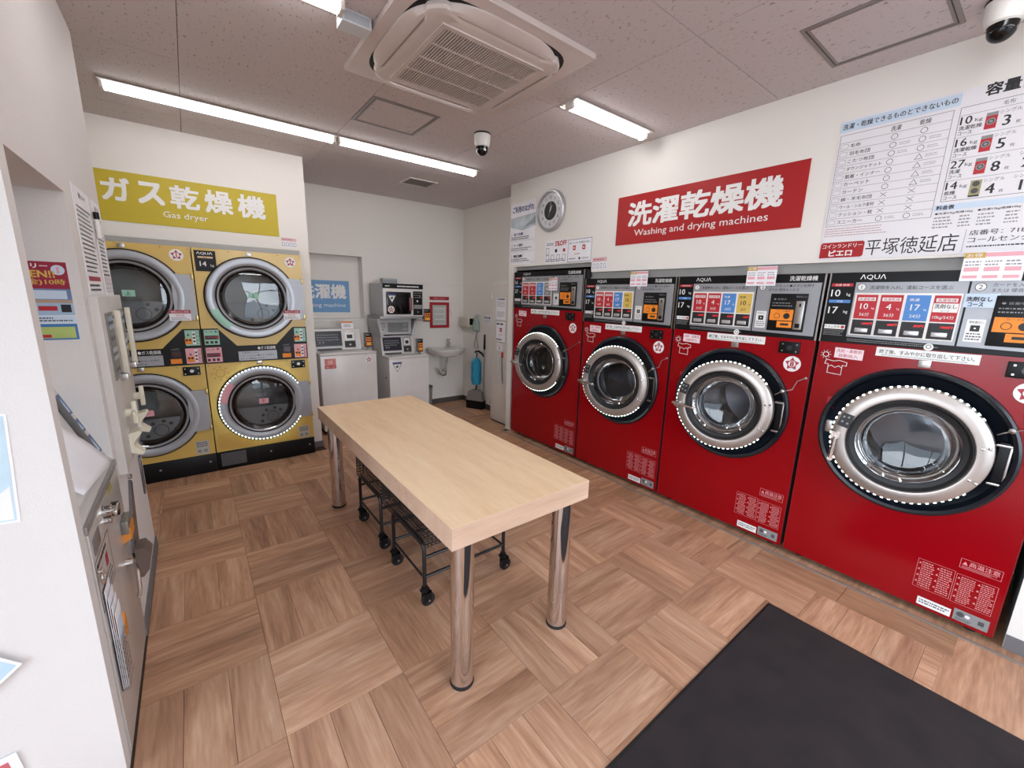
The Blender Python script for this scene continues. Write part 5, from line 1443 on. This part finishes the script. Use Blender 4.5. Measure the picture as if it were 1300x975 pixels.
# sink
t = thing('wash_basin', 'small white wall-hung wash basin with a chrome tap in the rear corner', 'sink', (2.86, YK, 0))
POR = plain('porcelain', 'dfdcd6', 0.15, coat=0.4)
m = MB(); rings = []
for (sc_x, sc_y, z) in ((0.13, 0.12, 0.745), (0.20, 0.19, 0.765), (0.25, 0.235, 0.82), (0.262, 0.245, 0.858), (0.252, 0.235, 0.862), (0.225, 0.20, 0.852), (0.16, 0.13, 0.79), (0.03, 0.03, 0.775)):
    r_ = []
    for i in range(36):
        a_ = 2 * PI * i / 36; c_, s_ = math.cos(a_), math.sin(a_)
        r_.append((sc_x * math.copysign(abs(c_) ** 0.8, c_), min(-0.012, -0.215 + sc_y * math.copysign(abs(s_) ** 0.8, s_)), z))
    rings.append(r_)
loft(m, rings, POR); m.build('basin', t)
m = MB(); m.cyl((0.12, -0.06, 0.858), (0.12, -0.06, 0.95), 0.017, CHROME, seg=16); m.tube([(0.12, -0.06, 0.925), (0.11, -0.10, 0.94), (0.10, -0.14, 0.925), (0.098, -0.15, 0.905)], 0.010, CHROME, 10); m.cyl((0.12, -0.06, 0.95), (0.12, -0.06, 0.975), 0.021, CHROME, seg=14); m.box(0.108, 0.132, -0.11, -0.06, 0.966, 0.978, CHROME, 0.003); m.build('tap', t)
m = MB(); m.cyl((0.0, -0.20, 0.745), (0.0, -0.20, 0.52), 0.014, CHROME, seg=12); m.tube([(0.0, -0.20, 0.52), (0.0, -0.19, 0.47), (-0.02, -0.15, 0.455), (-0.045, -0.10, 0.47), (-0.06, -0.06, 0.53), (-0.07, -0.0, 0.54)], 0.016, CHROME, 12)
m.build('waste_trap', t)
m = MB(); m.tube([(0.10, -0.06, 0.79), (0.11, -0.05, 0.65), (0.09, -0.03, 0.55), (0.05, -0.012, 0.50)], 0.007, STEEL, 8); m.cyl((0.05, 0.0, 0.50), (0.05, -0.05, 0.50), 0.014, CHROME, seg=12); m.build('supply_hose', t)
# bin
t = thing('waste_bin', 'slim grey waste bin between the right top-loading washer and the wash basin', 'bin', (2.545, 5.25, 0))
m = MB(); m.lathe([(0.0, 0.0), (0.070, 0.0), (0.085, 0.33), (0.088, 0.335), (0.082, 0.335), (0.068, 0.01), (0.0, 0.01)], (0, 0, 0), plain('bin_grey', '8d8a86', 0.4), 'z', 28); m.build('bucket', t)
m = MB(); m.lathe([(0.086, 0.31), (0.091, 0.325), (0.088, 0.338)], (0, 0, 0), plain('bin_rim', '6b6865', 0.4), 'z', 28); m.build('rim', t)
# paper towel dispenser (rear right wall)
t = thing('towel_dispenser', 'beige paper towel dispenser on the right rear wall beside the wash basin', 'dispenser', (XK, 5.37, 0), RIGHT)
m = MB(); m.box(0, 0.24, -0.115, 0, 1.165, 1.305, plain('dispenser_beige', 'd3cdc0', 0.4), 0.018); m.build('cover', t)
m = MB(); m.prism([(-0.105, 1.17), (-0.09, 1.13), (-0.02, 1.12), (0.0, 1.17)], 0.02, 0.22, plain('dispenser_beige2', 'bdb6a8', 0.45), 'yz'); m.build('tray', t)
m = MB(); m.box(0.238, 0.243, -0.09, -0.03, 1.19, 1.285, BLACK, 0.002); m.build('side_window', t)
# hooks and what hangs from them
t = thing('wall_hook', 'small white round hook on the right rear wall beside the towel dispenser', 'hook', (XK, 5.03, 1.345), RIGHT)
m = MB(); m.lathe([(0.0, -0.02), (0.022, -0.016), (0.026, 0.0)], (0, 0, 0.01), WHITEPL, 'y', 20); m.build('rosette', t)
m = MB(); m.tube([(0, -0.015, 0.005), (0, -0.035, -0.012), (0, -0.045, -0.005), (0, -0.048, 0.01)], 0.004, STEEL, 8); m.build('hook', t)
t = thing('hanging_cloth', 'pale green cloth hanging from the wall hook beside the towel dispenser', 'cloth', (XK, 5.05, 0), RIGHT)
m = MB(); n = 14; rows_ = []
for j in range(8):
    z = 1.325 - 0.215 * j / 7; row = []
    for i in range(n):
        u = (i / (n - 1) - 0.5) * (0.03 + 0.10 * min(1, j / 3)); row.append((u, -0.030 - 0.016 * math.sin(i * 1.7 + j * 0.3), z - 0.01 * abs(u) * 10))
    rows_.append(row)
vs = [v for r_ in rows_ for v in r_]; fs = [(j * n + i, j * n + i + 1, (j + 1) * n + i + 1, (j + 1) * n + i) for j in range(7) for i in range(n - 1)]
m.add(vs, fs, plain('cloth_green', 'a9c0b4', 0.9)); tag(t, t['label'], 'cloth')
c_ = m.build('cloth', t)
md = c_.modifiers.new('thick', 'SOLIDIFY'); md.thickness = 0.003
t = thing('clothes_hanger', 'steel wire hanger on the right rear wall under the green cloth', 'hanger', (XK, 5.06, 0), RIGHT)
m = MB(); m.tube([(0.0, -0.02, 1.10), (0.015, -0.02, 1.08), (0.0, -0.02, 1.05), (-0.05, -0.02, 0.90), (-0.052, -0.02, 0.87), (0.0, -0.02, 0.865), (0.055, -0.02, 0.87), (0.05, -0.02, 0.90), (0.0, -0.02, 1.05)], 0.005, STEEL, 8); m.build('wire', t)
m = MB(); m.cyl((0, -0.0, 1.10), (0, -0.025, 1.10), 0.007, WHITEPL, seg=10); m.build('peg', t)
t = thing('mop_handle', 'black-gripped pole standing against the right rear wall', 'pole', (3.245, 4.855, 0), RIGHT)
m = MB(); m.cyl((0, 0, 0.26), (0, 0.015, 0.87), 0.009, STEEL, seg=10); m.build('pole', t)
m = MB(); m.cyl((0, 0.015, 0.865), (0, 0.018, 1.075), 0.016, BLACK, r1=0.013, seg=12); m.build('grip', t)
m = MB(); m.tube([(0.0, 0.008, 0.76), (-0.04, 0.0, 0.80), (-0.12, 0.0, 0.822), (-0.20, 0.0, 0.812), (-0.215, 0.0, 0.795)], 0.013, BLACK, 8); m.build('clamp_arm', t)
t = thing('feather_duster', 'bright blue fluffy duster hanging beside the mop pole', 'duster', (3.215, 4.99, 0))
m = MB(); rg = random.Random(5)
m.lathe([(0.0, 0.73), (0.03, 0.72), (0.068, 0.66), (0.072, 0.40), (0.06, 0.34), (0.0, 0.325)], (0, 0, 0), plain('duster_blue_dark', '3aa3c8', 0.9), 'z', 20)
for k in range(900):
    a_ = rg.uniform(0, 2 * PI); z = rg.uniform(0.34, 0.72); r_ = 0.068 * (1 if 0.38 < z < 0.68 else 0.8)
    p0 = Vector((r_ * math.cos(a_), r_ * math.sin(a_), z)); d0 = Vector((math.cos(a_), math.sin(a_), rg.uniform(-0.9, 0.5))) * 0.022
    q0 = Vector((-math.sin(a_), math.cos(a_), 0)) * 0.005
    m.add([p0 - q0, p0 + q0, p0 + d0], [(0, 1, 2)], plain('duster_blue', '4fbbdc', 0.9))
m.build('bristles', t, smooth=False)
m = MB(); m.cyl((0, 0, 0.72), (0.01, 0, 0.80), 0.008, BLACK, seg=8); m.build('stem', t)
t = thing('dustpan', 'grey and black long-handled dustpan standing on the floor in the rear corner', 'dustpan', (3.165, 4.92, 0), -1.1)
m = MB(); m.prism([(-0.13, 0.0), (0.13, 0.0), (0.135, 0.12), (-0.135, 0.12)], -0.05, 0.06, BLACK); m.build('scoop', t)
m = MB(); m.prism([(-0.135, 0.12), (0.135, 0.12), (0.11, 0.25), (0.06, 0.275), (-0.06, 0.275), (-0.11, 0.25)], -0.045, 0.03, plain('dustpan_grey', '86827c', 0.5)); m.build('hood', t)
m = MB(); m.cyl((0, -0.01, 0.27), (0, 0.02, 0.34), 0.011, BLACK, seg=10); m.build('handle_socket', t)
t = thing('small_wall_sign', 'small white sign with one dark line of text between the hook and the tall cabinet', 'sign', (XK, 4.905, 0), RIGHT)
MB().box(0, 0.19, -0.002, 0, 1.222, 1.345, PAPER).build('sheet', t, smooth=False)
m = MB(); m.text('手洗い場', 0, 0, 0, pm('k'), -0.0026, fit=(0.02, 0.17, 1.297, 1.325), bold=0.03); m.greek(0.02, 0.17, 1.235, 1.28, 2, pm('g'), -0.0026, 0.3, 3); m.build('lettering', t, smooth=False)
# tall cabinet with notices
t = thing('tall_cabinet', 'tall white cabinet with a plain door at the end of the red washing machines', 'cabinet', (3.035, 4.362, 0), RIGHT)
m = MB(); m.box(0.0, 0.437, 0.02, 0.23, 0.0, 1.79, WHITEPL); m.build('carcass', t, smooth=False)
m = MB(); m.box(0.004, 0.43, 0.0, 0.019, 0.02, 1.772, plain('cabinet_door', 'd6d0c6', 0.5), 0.002); d_ = m.build('door', t)
m = MB(); m.cyl((0.004, -0.006, 1.58), (0.004, -0.006, 1.66), 0.007, STEEL, seg=8); m.cyl((0.004, -0.006, 0.2), (0.004, -0.006, 0.28), 0.007, STEEL, seg=8); m.build('hinge', d_)
def d_illus(m, w, h, y):
    m.text('ご利用案内', 0, 0, 0, pm('k'), y, fit=(0.02, w - 0.02, h - 0.035, h - 0.008), bold=0.03)
    for (a_, b_) in ((0.15, 0.6), (0.55, 0.6), (0.15, 0.15), (0.55, 0.15)):
        m.outline([(w * a_, h * b_), (w * (a_ + 0.3), h * b_), (w * (a_ + 0.3), h * (b_ + 0.2)), (w * a_, h * (b_ + 0.2))], 0.004, y, pm('dg')); m.greek(w * a_ + 0.01, w * (a_ + 0.3) - 0.006, h * (b_ + 0.04), h * (b_ + 0.16), 2, pm('g'), y, 0.4, int(a_ * 10))
poster('cabinet_notice', 'upper black and white notice on the tall cabinet door', 'notice', 0.20, 0.27, (3.033, 4.262, 1.325), RIGHT, d_illus)
def d_rnote(m, w, h, y):
    m.outline([(0.003, 0.003), (w - 0.003, 0.003), (w - 0.003, h - 0.003), (0.003, h - 0.003)], 0.004, y, pm('k')); m.greek(0.02, w - 0.02, h - 0.05, h - 0.02, 1, pm('k'), y, 0.7, 2)
    m.box(w * 0.4, w * 0.62, y - 0.0004, y, h * 0.5, h * 0.68, pm('r')); m.disc(w * 0.51, y - 0.0008, h * 0.59, 0.009, pm('w'), 12); m.greek(w * 0.3, w * 0.75, h * 0.33, h * 0.38, 1, pm('wine'), y, 0.5, 2); m.greek(0.02, w * 0.6, 0.02, 0.05, 1, pm('k'), y, 0.6, 3)
poster('cabinet_notice', 'middle notice with a black border and red square on the tall cabinet door', 'notice', 0.215, 0.265, (3.033, 4.265, 1.045), RIGHT, d_rnote)
def d_tiny(m, w, h, y):
    m.greek(0.01, w - 0.01, h * 0.5, h * 0.9, 2, pm('p'), y, 0.5, 2); m.rect(w * 0.45, w * 0.6, h * 0.15, h * 0.45, y, pm('k'))
poster('cabinet_notice', 'lowest small pinkish notice on the tall cabinet door', 'notice', 0.12, 0.085, (3.033, 4.24, 0.94), RIGHT, d_tiny)
t = thing('hanging_sticks', 'thin white and red sticks hanging on the tall cabinet door', 'sticks', (3.033, 4.22, 0), RIGHT)
for k, (a_, b_) in enumerate(((0.02, 0.06), (0.05, 0.10), (0.09, 0.11), (0.11, 0.14))):
    MB().tube([(a_, -0.012, 0.90 - 0.01 * k), (b_, -0.012, 0.62 - 0.03 * k)], 0.004, (STEEL, WHITEPL, STEEL, pm('dg'))[k], 6).build('stick', t)
MB().box(0.10, 0.13, -0.014, -0.004, 0.86, 0.93, pm('r'), 0.002).build('red_grip', t)
# ------------------------------------------------------------------ left wall: card machine in its niche, vending box, notices
CREAM = plain('cream_plastic', 'ded8c4', 0.4)
KW = plain('kiosk_white', 'cfcac5', 0.45)
t = thing('card_machine', 'grey-white card vending machine built into the niche of the left wall', 'machine', (XL, 1.666, 0), LEFT)
W = 0.650
m = MB(); m.prism([(0.0, 0.0), (0.0, 0.858), (0.002, 0.89), (0.018, 0.902), (0.137, 1.225), (0.20, 1.40), (0.40, 1.40), (0.40, 0.0)], 0.0, W, KW, 'yz'); m.build('body', t, smooth=False)
m = MB(); m.box(0.01, W - 0.006, -0.006, 0.0, 0.03, 0.852, plain('kiosk_front', 'c2bbb6', 0.3, 0.15), 0.002); fp = m.build('front_panel', t)
m = MB(); m.box(0.0, W, -0.008, 0.004, 0.860, 0.884, plain('kiosk_bar', '9b9793', 0.35, 0.4), 0.002); m.build('front_bar', t)
tl = math.radians(-20.0)
m = MB(); m.box(0.01, W - 0.008, -0.004, 0.0, 0.006, 0.335, plain('console_plate', 'd4d0cb', 0.4)); cp = m.build('slanted_panel', t, smooth=False, loc=(0, 0.018, 0.902), rot=(tl, 0, 0))
m = MB(); y = -0.0048
for z0, z1 in ((0.035, 0.115), (0.135, 0.19), (0.215, 0.30)):
    m.rect(W - 0.07, W - 0.014, z0, z1, y, plain('picture_blue', '3f5f93', 0.4, var=0.3)); m.poly([(W - 0.065, z0 + 0.01), (W - 0.03, z0 + 0.01), (W - 0.04, z1 - 0.01)], y - 0.0004, pm('lb'))
m.build('picture_strip', cp, smooth=False)
m = MB(); m.box(W - 0.14, W - 0.078, -0.012, -0.004, 0.06, 0.30, plain('dark_slot', '4b494a', 0.4), 0.002); m.build('dark_slot', cp)
m = MB(); m.rect(0.10, 0.60, 0.012, 0.075, y, pm('w')); m.rect(0.22, 0.50, 0.045, 0.068, y - 0.0004, pm('n')); m.greek(0.23, 0.49, 0.05, 0.062, 1, pm('w'), y - 0.0008, 0.5, 2); m.greek(0.22, 0.58, 0.016, 0.040, 2, pm('dg'), y - 0.0004, 0.4, 3); m.build('label_strip', cp, smooth=False)
m = MB(); m.box(0.38, 0.46, -0.008, -0.006, 0.83, 0.852, plain('olive_label', 'a39a4c', 0.5)); m.build('olive_label', t, smooth=False)
m = MB(); m.box(0.035, 0.140, -0.0085, -0.006, 0.765, 0.822, plain('grey_window', '77777a', 0.25), 0.001); m.build('grey_window', t)
m = MB()
m.cyl((0.245, -0.006, 0.826), (0.245, -0.030, 0.826), 0.021, CHROME, seg=18); m.cyl((0.245, -0.030, 0.826), (0.245, -0.040, 0.826), 0.013, CHROME, seg=14); m.box(0.205, 0.285, -0.048, -0.038, 0.818, 0.834, CHROME, 0.003)
m.cyl((0.245, -0.006, 0.790), (0.245, -0.026, 0.790), 0.014, CHROME, seg=14); m.build('lock', t)
m = MB(); m.box(0.375, 0.40, -0.030, -0.006, 0.745, 0.795, BLACK, 0.003); m.build('key_slot', t)
m = MB(); m.outline([(0.012, 0.578), (0.265, 0.578), (0.265, 0.748), (0.012, 0.748)], 0.004, -0.0066, pm('dg')); m.greek(0.03, 0.25, 0.715, 0.738, 1, pm('k'), -0.0066, 0.6, 2)
m.rect(0.16, 0.20, 0.655, 0.70, -0.0066, pm('wine')); m.rect(0.05, 0.09, 0.655, 0.70, -0.0066, pm('wine')); m.greek(0.03, 0.25, 0.585, 0.645, 3, pm('dg'), -0.0066, 0.4, 6); m.build('instruction_label', t, smooth=False)
m = MB(); m.box(0.50, 0.61, -0.030, -0.006, 0.60, 0.655, plain('return_grey', '8a8580', 0.3, 0.5), 0.004); m.prism([(-0.034, 0.625), (-0.034, 0.575), (-0.006, 0.56), (-0.006, 0.625)], 0.505, 0.605, plain('orange_plastic', 'd98a3a', 0.35), 'yz'); m.build('coin_return', t)
m = MB(); m.prism([(0.200, 0.445), (0.226, 0.40), (0.205, 0.345), (0.180, 0.40)], -0.020, -0.006, plain('orange_plastic', 'd98a3a', 0.35)); m.build('orange_tag', t)
m = MB(); m.tube([(0.02 + 0.020 * math.cos(a * PI / 8), -0.018, 0.70 + 0.020 * math.sin(a * PI / 8)) for a in range(16)], 0.0035, CHROME, 6, True); m.cyl((0.02, -0.006, 0.72), (0.02, -0.02, 0.72), 0.006, CHROME, seg=10); m.build('key_ring', t)
m = MB(); m.cyl((0.47, -0.006, 0.49), (0.47, -0.030, 0.49), 0.016, CHROME, seg=14); m.tube([(0.47, -0.030, 0.50), (0.465, -0.038, 0.45), (0.455, -0.036, 0.36), (0.455, -0.030, 0.335)], 0.008, CHROME, 8); m.build('lever_handle', t)
# leaflets in a pocket at the near edge of the machine
t = thing('leaflet_pocket', 'leaflets in a wall pocket low on the front of the card machine', 'leaflets', (XL, 1.69, 0), LEFT)
MB().box(0.0, 0.10, -0.030, -0.0075, 0.26, 0.45, ACRYL).build('pocket', t, smooth=False)
for k in range(4):
    m = MB(); y = -0.011 - 0.0045 * k
    m.box(0.006, 0.094, y - 0.0015, y, 0.262, 0.64 - 0.03 * k, PAPER)
    m.rect(0.008, 0.092, 0.50 - 0.02 * k, 0.60 - 0.03 * k, y - 0.002, (pm('n'), pm('o'), pm('wine'), pm('lb'))[k]); m.greek(0.012, 0.09, 0.28, 0.48 - 0.02 * k, 5, pm('dg'), y - 0.002, 0.3, k)
    m.build('leaflet', t, smooth=False, label=('leaflet with a dark blue heading', 'leaflet with an orange heading', 'leaflet with a dark red heading', 'leaflet with a pale blue heading')[k])
# loose white sheet on the console: bends over the front edge
A_, B_, C_, D_ = [Vector(v) for v in ((-0.400, 2.020, 1.126), (-0.305, 2.140, 0.930), (-0.312, 1.675, 0.985), (-0.420, 1.748, 1.058))]
m = MB(); n = 8; vs = []
for j in range(n + 1):
    for i in range(n + 1):
        u, v = i / n, j / n
        p_ = A_.lerp(B_, u).lerp(D_.lerp(C_, u), v); p_.x += 0.008 * math.sin(u * PI) * (1 - v)
        vs.append(p_)
m.add(vs, [(j * (n + 1) + i, j * (n + 1) + i + 1, (j + 1) * (n + 1) + i + 1, (j + 1) * (n + 1) + i) for j in range(n) for i in range(n)], PAPER)
m.v = [tuple(Vector(v) - A_) for v in m.v]
o = m.build('paper_sheet', loc=A_); md = o.modifiers.new('thick', 'SOLIDIFY'); md.thickness = 0.0008
tag(o, 'blank white sheet of paper lying on the slanted console of the card machine', 'paper')
# vending box with two columns
t = thing('vending_box', 'white two-column vending box with cream handles on the left wall', 'vending machine', (XL, 2.385, 0), LEFT)
m = MB(); m.box(0, 0.73, -0.030, 0.0, 0.785, 1.555, KW, 0.003); m.build('housing', t)
for k, x0_ in enumerate((0.10, 0.50)):
    m = MB(); m.box(x0_, x0_ + 0.17, -0.036, -0.030, 1.19, 1.485, plain('window_frame_grey', '77736f', 0.4), 0.001)
    for j in range(4):
        m.rect(x0_ + 0.015, x0_ + 0.155, 1.205 + j * 0.069, 1.262 + j * 0.069, -0.0366, (pm('g'), plain('pack_pale', 'b8c0c4', 0.4), pm('g'), plain('pack_blue', '8fa0b4', 0.4))[j]); m.greek(x0_ + 0.02, x0_ + 0.15, 1.212 + j * 0.069, 1.25 + j * 0.069, 1, pm('dg'), -0.0372, 0.4, j)
    m.build('product_window', t, smooth=False)
    m = MB(); m.box(x0_ + 0.185, x0_ + 0.215, -0.062, -0.040, 1.175, 1.490, CREAM, 0.005); m.cyl((x0_ + 0.20, -0.03, 1.46), (x0_ + 0.20, -0.05, 1.46), 0.008, STEEL, seg=10); m.box(x0_ + 0.15, x0_ + 0.215, -0.058, -0.030, 1.165, 1.195, STEEL, 0.003); m.build('handle', t)
    m = MB(); m.cyl((x0_ + 0.13, -0.030, 1.01), (x0_ + 0.13, -0.055, 1.01), 0.020, CREAM, seg=16); m.box(x0_ + 0.118, x0_ + 0.142, -0.072, -0.052, 0.955, 1.065, CREAM, 0.006); m.box(x0_ + 0.09, x0_ + 0.17, -0.068, -0.054, 1.0, 1.022, CREAM, 0.005); m.build('knob', t)
    m = MB(); m.prism([(-0.030, 0.915), (-0.070, 0.925), (-0.078, 0.915), (-0.045, 0.870), (-0.045, 0.850), (-0.078, 0.815), (-0.070, 0.805), (-0.030, 0.82)], x0_ + 0.09, x0_ + 0.16, CREAM, 'yz'); m.build('lever', t)
# metal flap, coin box and slot below
t = thing('coin_box', 'dark bronze-grey coin box low on the left wall under the vending box', 'box', (XL, 2.33, 0), LEFT)
m = MB(); m.prism([(-0.012, 0.30), (-0.012, 0.44), (-0.045, 0.44), (-0.066, 0.40), (-0.052, 0.33), (-0.03, 0.30)], 0.0, 0.10, plain('bronze_grey', '7a6a62', 0.35, 0.4), 'yz'); m.build('case', t, smooth=False)
m = MB(); m.prism([(0.255, 0.685), (0.275, 0.665), (0.165, 0.36), (-0.006, 0.43)], -0.012, 0.0, plain('flap_steel', '8d8c92', 0.25, 0.9)); m.build('steel_flap', t)
m = MB(); m.cyl((0.262, -0.0, 0.70), (0.262, -0.014, 0.70), 0.012, CHROME, seg=12); m.build('stud', t)
t = thing('wall_slot', 'narrow dark steel slot low on the left wall near its far end', 'slot', (XL, 3.03, 0), LEFT)
m = MB(); m.box(0.0, 0.055, -0.008, 0.0, 0.425, 0.65, plain('slot_steel', '6e6a70', 0.3, 0.7), 0.002); m.build('plate', t)
m = MB(); m.box(0.018, 0.034, -0.0095, -0.008, 0.45, 0.62, plain('slot_dark', '3a2a34', 0.4)); m.build('slit', t)
# notices on the left wall
def d_list(m, w, h, y, red=True):
    m.text('両替・カード', 0, 0, 0, pm('dg'), y, fit=(w * 0.3, w * 0.7, h - 0.045, h - 0.02), bold=0.02)
    m.greek(0.025, w - 0.03, h * 0.20, h - 0.075, 15, pm('dg'), y, 0.38, 4)
    if red:
        m.rect(0.03, w - 0.05, h * 0.13, h * 0.175, y, pm('wine')); m.greek(0.03, w - 0.06, 0.01, h * 0.11, 2, pm('dg'), y, 0.5, 5)
    else:
        for i in range(5):
            for j in range(4):
                m.outline([(0.02 + i * w * 0.18, 0.015 + j * 0.022), (0.02 + i * w * 0.18 + w * 0.12, 0.015 + j * 0.022), (0.02 + i * w * 0.18 + w * 0.12, 0.03 + j * 0.022), (0.02 + i * w * 0.18, 0.03 + j * 0.022)], 0.002, y, pm('dg' if j < 2 else 'wine'))
poster('wall_notice', 'tall white notice with a red band on the left wall above the vending box', 'notice', 0.375, 0.44, (XL, 2.466, 1.563), LEFT, lambda m, w, h, y: d_list(m, w, h, y, True))
poster('wall_notice', 'tall white notice at the far end of the left wall', 'notice', 0.255, 0.45, (XL, 2.905, 1.556), LEFT, lambda m, w, h, y: d_list(m, w, h, y, False))
t = thing('marker_pen', 'white marker with a black cap hanging between the two notices on the left wall', 'pen', (XL, 2.885, 0), LEFT)
m = MB(); m.cyl((0, -0.014, 1.825), (0, -0.014, 1.915), 0.010, WHITEPL, seg=14); m.build('barrel', t)
m = MB(); m.cyl((0, -0.014, 1.912), (0, -0.014, 1.945), 0.011, BLACK, seg=14); m.build('cap', t)
m = MB(); m.box(-0.006, 0.006, -0.008, 0.0, 1.86, 1.90, STEEL); m.build('clip', t)
# opening poster on the far cheek of the niche
def d_open(m, w, h, y):
    m.rect(0, w, h * 0.66, h, y, plain('poster_red', '9c1f3c', 0.4, var=0.1)); m.text('コインランドリー', 0, 0, 0, pm('w'), y - 0.0004, fit=(w * 0.02, w * 0.80, h * 0.915, h * 0.975), bold=0.03)
    m.text('OPEN!!', 0, 0, 0, pm('y'), y - 0.0004, fit=(w * 0.40, w * 0.86, h * 0.80, h * 0.89), bold=0.03); m.text('4/16(金)10時', 0, 0, 0, pm('y'), y - 0.0004, fit=(w * 0.30, w * 0.96, h * 0.70, h * 0.785), bold=0.02)
    m.disc(w * 0.90, y - 0.0004, h * 0.90, w * 0.075, pm('lb'), 18); m.rect(w * 0.885, w * 0.915, h * 0.855, h * 0.94, y - 0.0008, pm('p'))
    m.rect(0, w, h * 0.48, h * 0.66, y, plain('poster_sky', '6c87b0', 0.4, var=0.2)); m.rect(0, w, h * 0.48, h * 0.52, y - 0.0004, plain('poster_tan', 'b79a80', 0.4)); m.rect(w * 0.2, w * 0.55, h * 0.52, h * 0.62, y - 0.0004, pm('n')); m.rect(w * 0.6, w * 0.95, h * 0.53, h * 0.64, y - 0.0004, pm('lb'))
    m.rect(0, w, h * 0.32, h * 0.48, y, plain('poster_paleblue', 'a5bfd8', 0.4)); m.rect(w * 0.35, w * 0.55, h * 0.36, h * 0.46, y - 0.0004, pm('t')); m.rect(w * 0.62, w * 0.82, h * 0.38, h * 0.44, y - 0.0004, pm('r')); m.rect(w * 0.86, w * 0.97, h * 0.36, h * 0.46, y - 0.0004, pm('k'))
    m.rect(0, w, h * 0.22, h * 0.31, y, pm('lb')); m.greek(0.01, w - 0.01, h * 0.235, h * 0.30, 2, pm('dg'), y - 0.0004, 0.5, 2)
    m.rect(0, w, 0, h * 0.21, y, plain('poster_blue', '3f77b0', 0.4)); m.rect(w * 0.52, w * 0.97, h * 0.02, h * 0.17, y - 0.0004, plain('poster_mapgreen', 'a9bb6c', 0.4, var=0.2)); m.rect(w * 0.55, w * 0.70, h * 0.03, h * 0.07, y - 0.0008, pm('r')); m.rect(w * 0.3, w * 0.48, h * 0.03, h * 0.16, y - 0.0004, pm('w'))
poster('opening_poster', 'colourful red and blue opening poster inside the niche of the left wall', 'poster', 0.245, 0.290, (-0.601, 2.318, 1.393), 0, d_open)
# near wall beside the camera
def d_blue(m, w, h, y):
    m.rect(0.006, w - 0.006, 0.006, h - 0.006, y, plain('sleeve_blue', 'c4dbe6', 0.35, var=0.08)); m.poly([(w * 0.6, 0.01), (w - 0.01, 0.01), (w - 0.01, h * 0.35), (w * 0.75, h * 0.2)], y - 0.0004, pm('w'))
poster('wall_notice', 'pale blue sheet in a clear sleeve on the near left wall', 'notice', 0.21, 0.30, (-0.632, YL, 0.985), 0, d_blue, rot=(0, 0.06, 0))
poster('wall_notice', 'pale blue leaflet standing off the near left wall, lower than the sleeve', 'notice', 0.18, 0.22, (-0.612, YL - 0.012, 0.44), 0, lambda m, w, h, y: m.rect(0.008, w - 0.008, 0.008, h - 0.008, y, plain('leaflet_blue', 'bcd6ea', 0.4, var=0.1)), rot=(0.0, -0.72, 0))
poster('wall_notice', 'white card with a red picture at the bottom of the near left wall', 'notice', 0.22, 0.20, (-0.73, YL - 0.004, 0.06), 0, lambda m, w, h, y: (m.rect(0.02, w - 0.02, 0.02, h - 0.02, y, plain('card_pink', 'cf6a72', 0.4)), m.rect(0.05, w - 0.06, 0.04, h - 0.04, y - 0.0004, pm('lb'))), rot=(0, -0.10, 0))
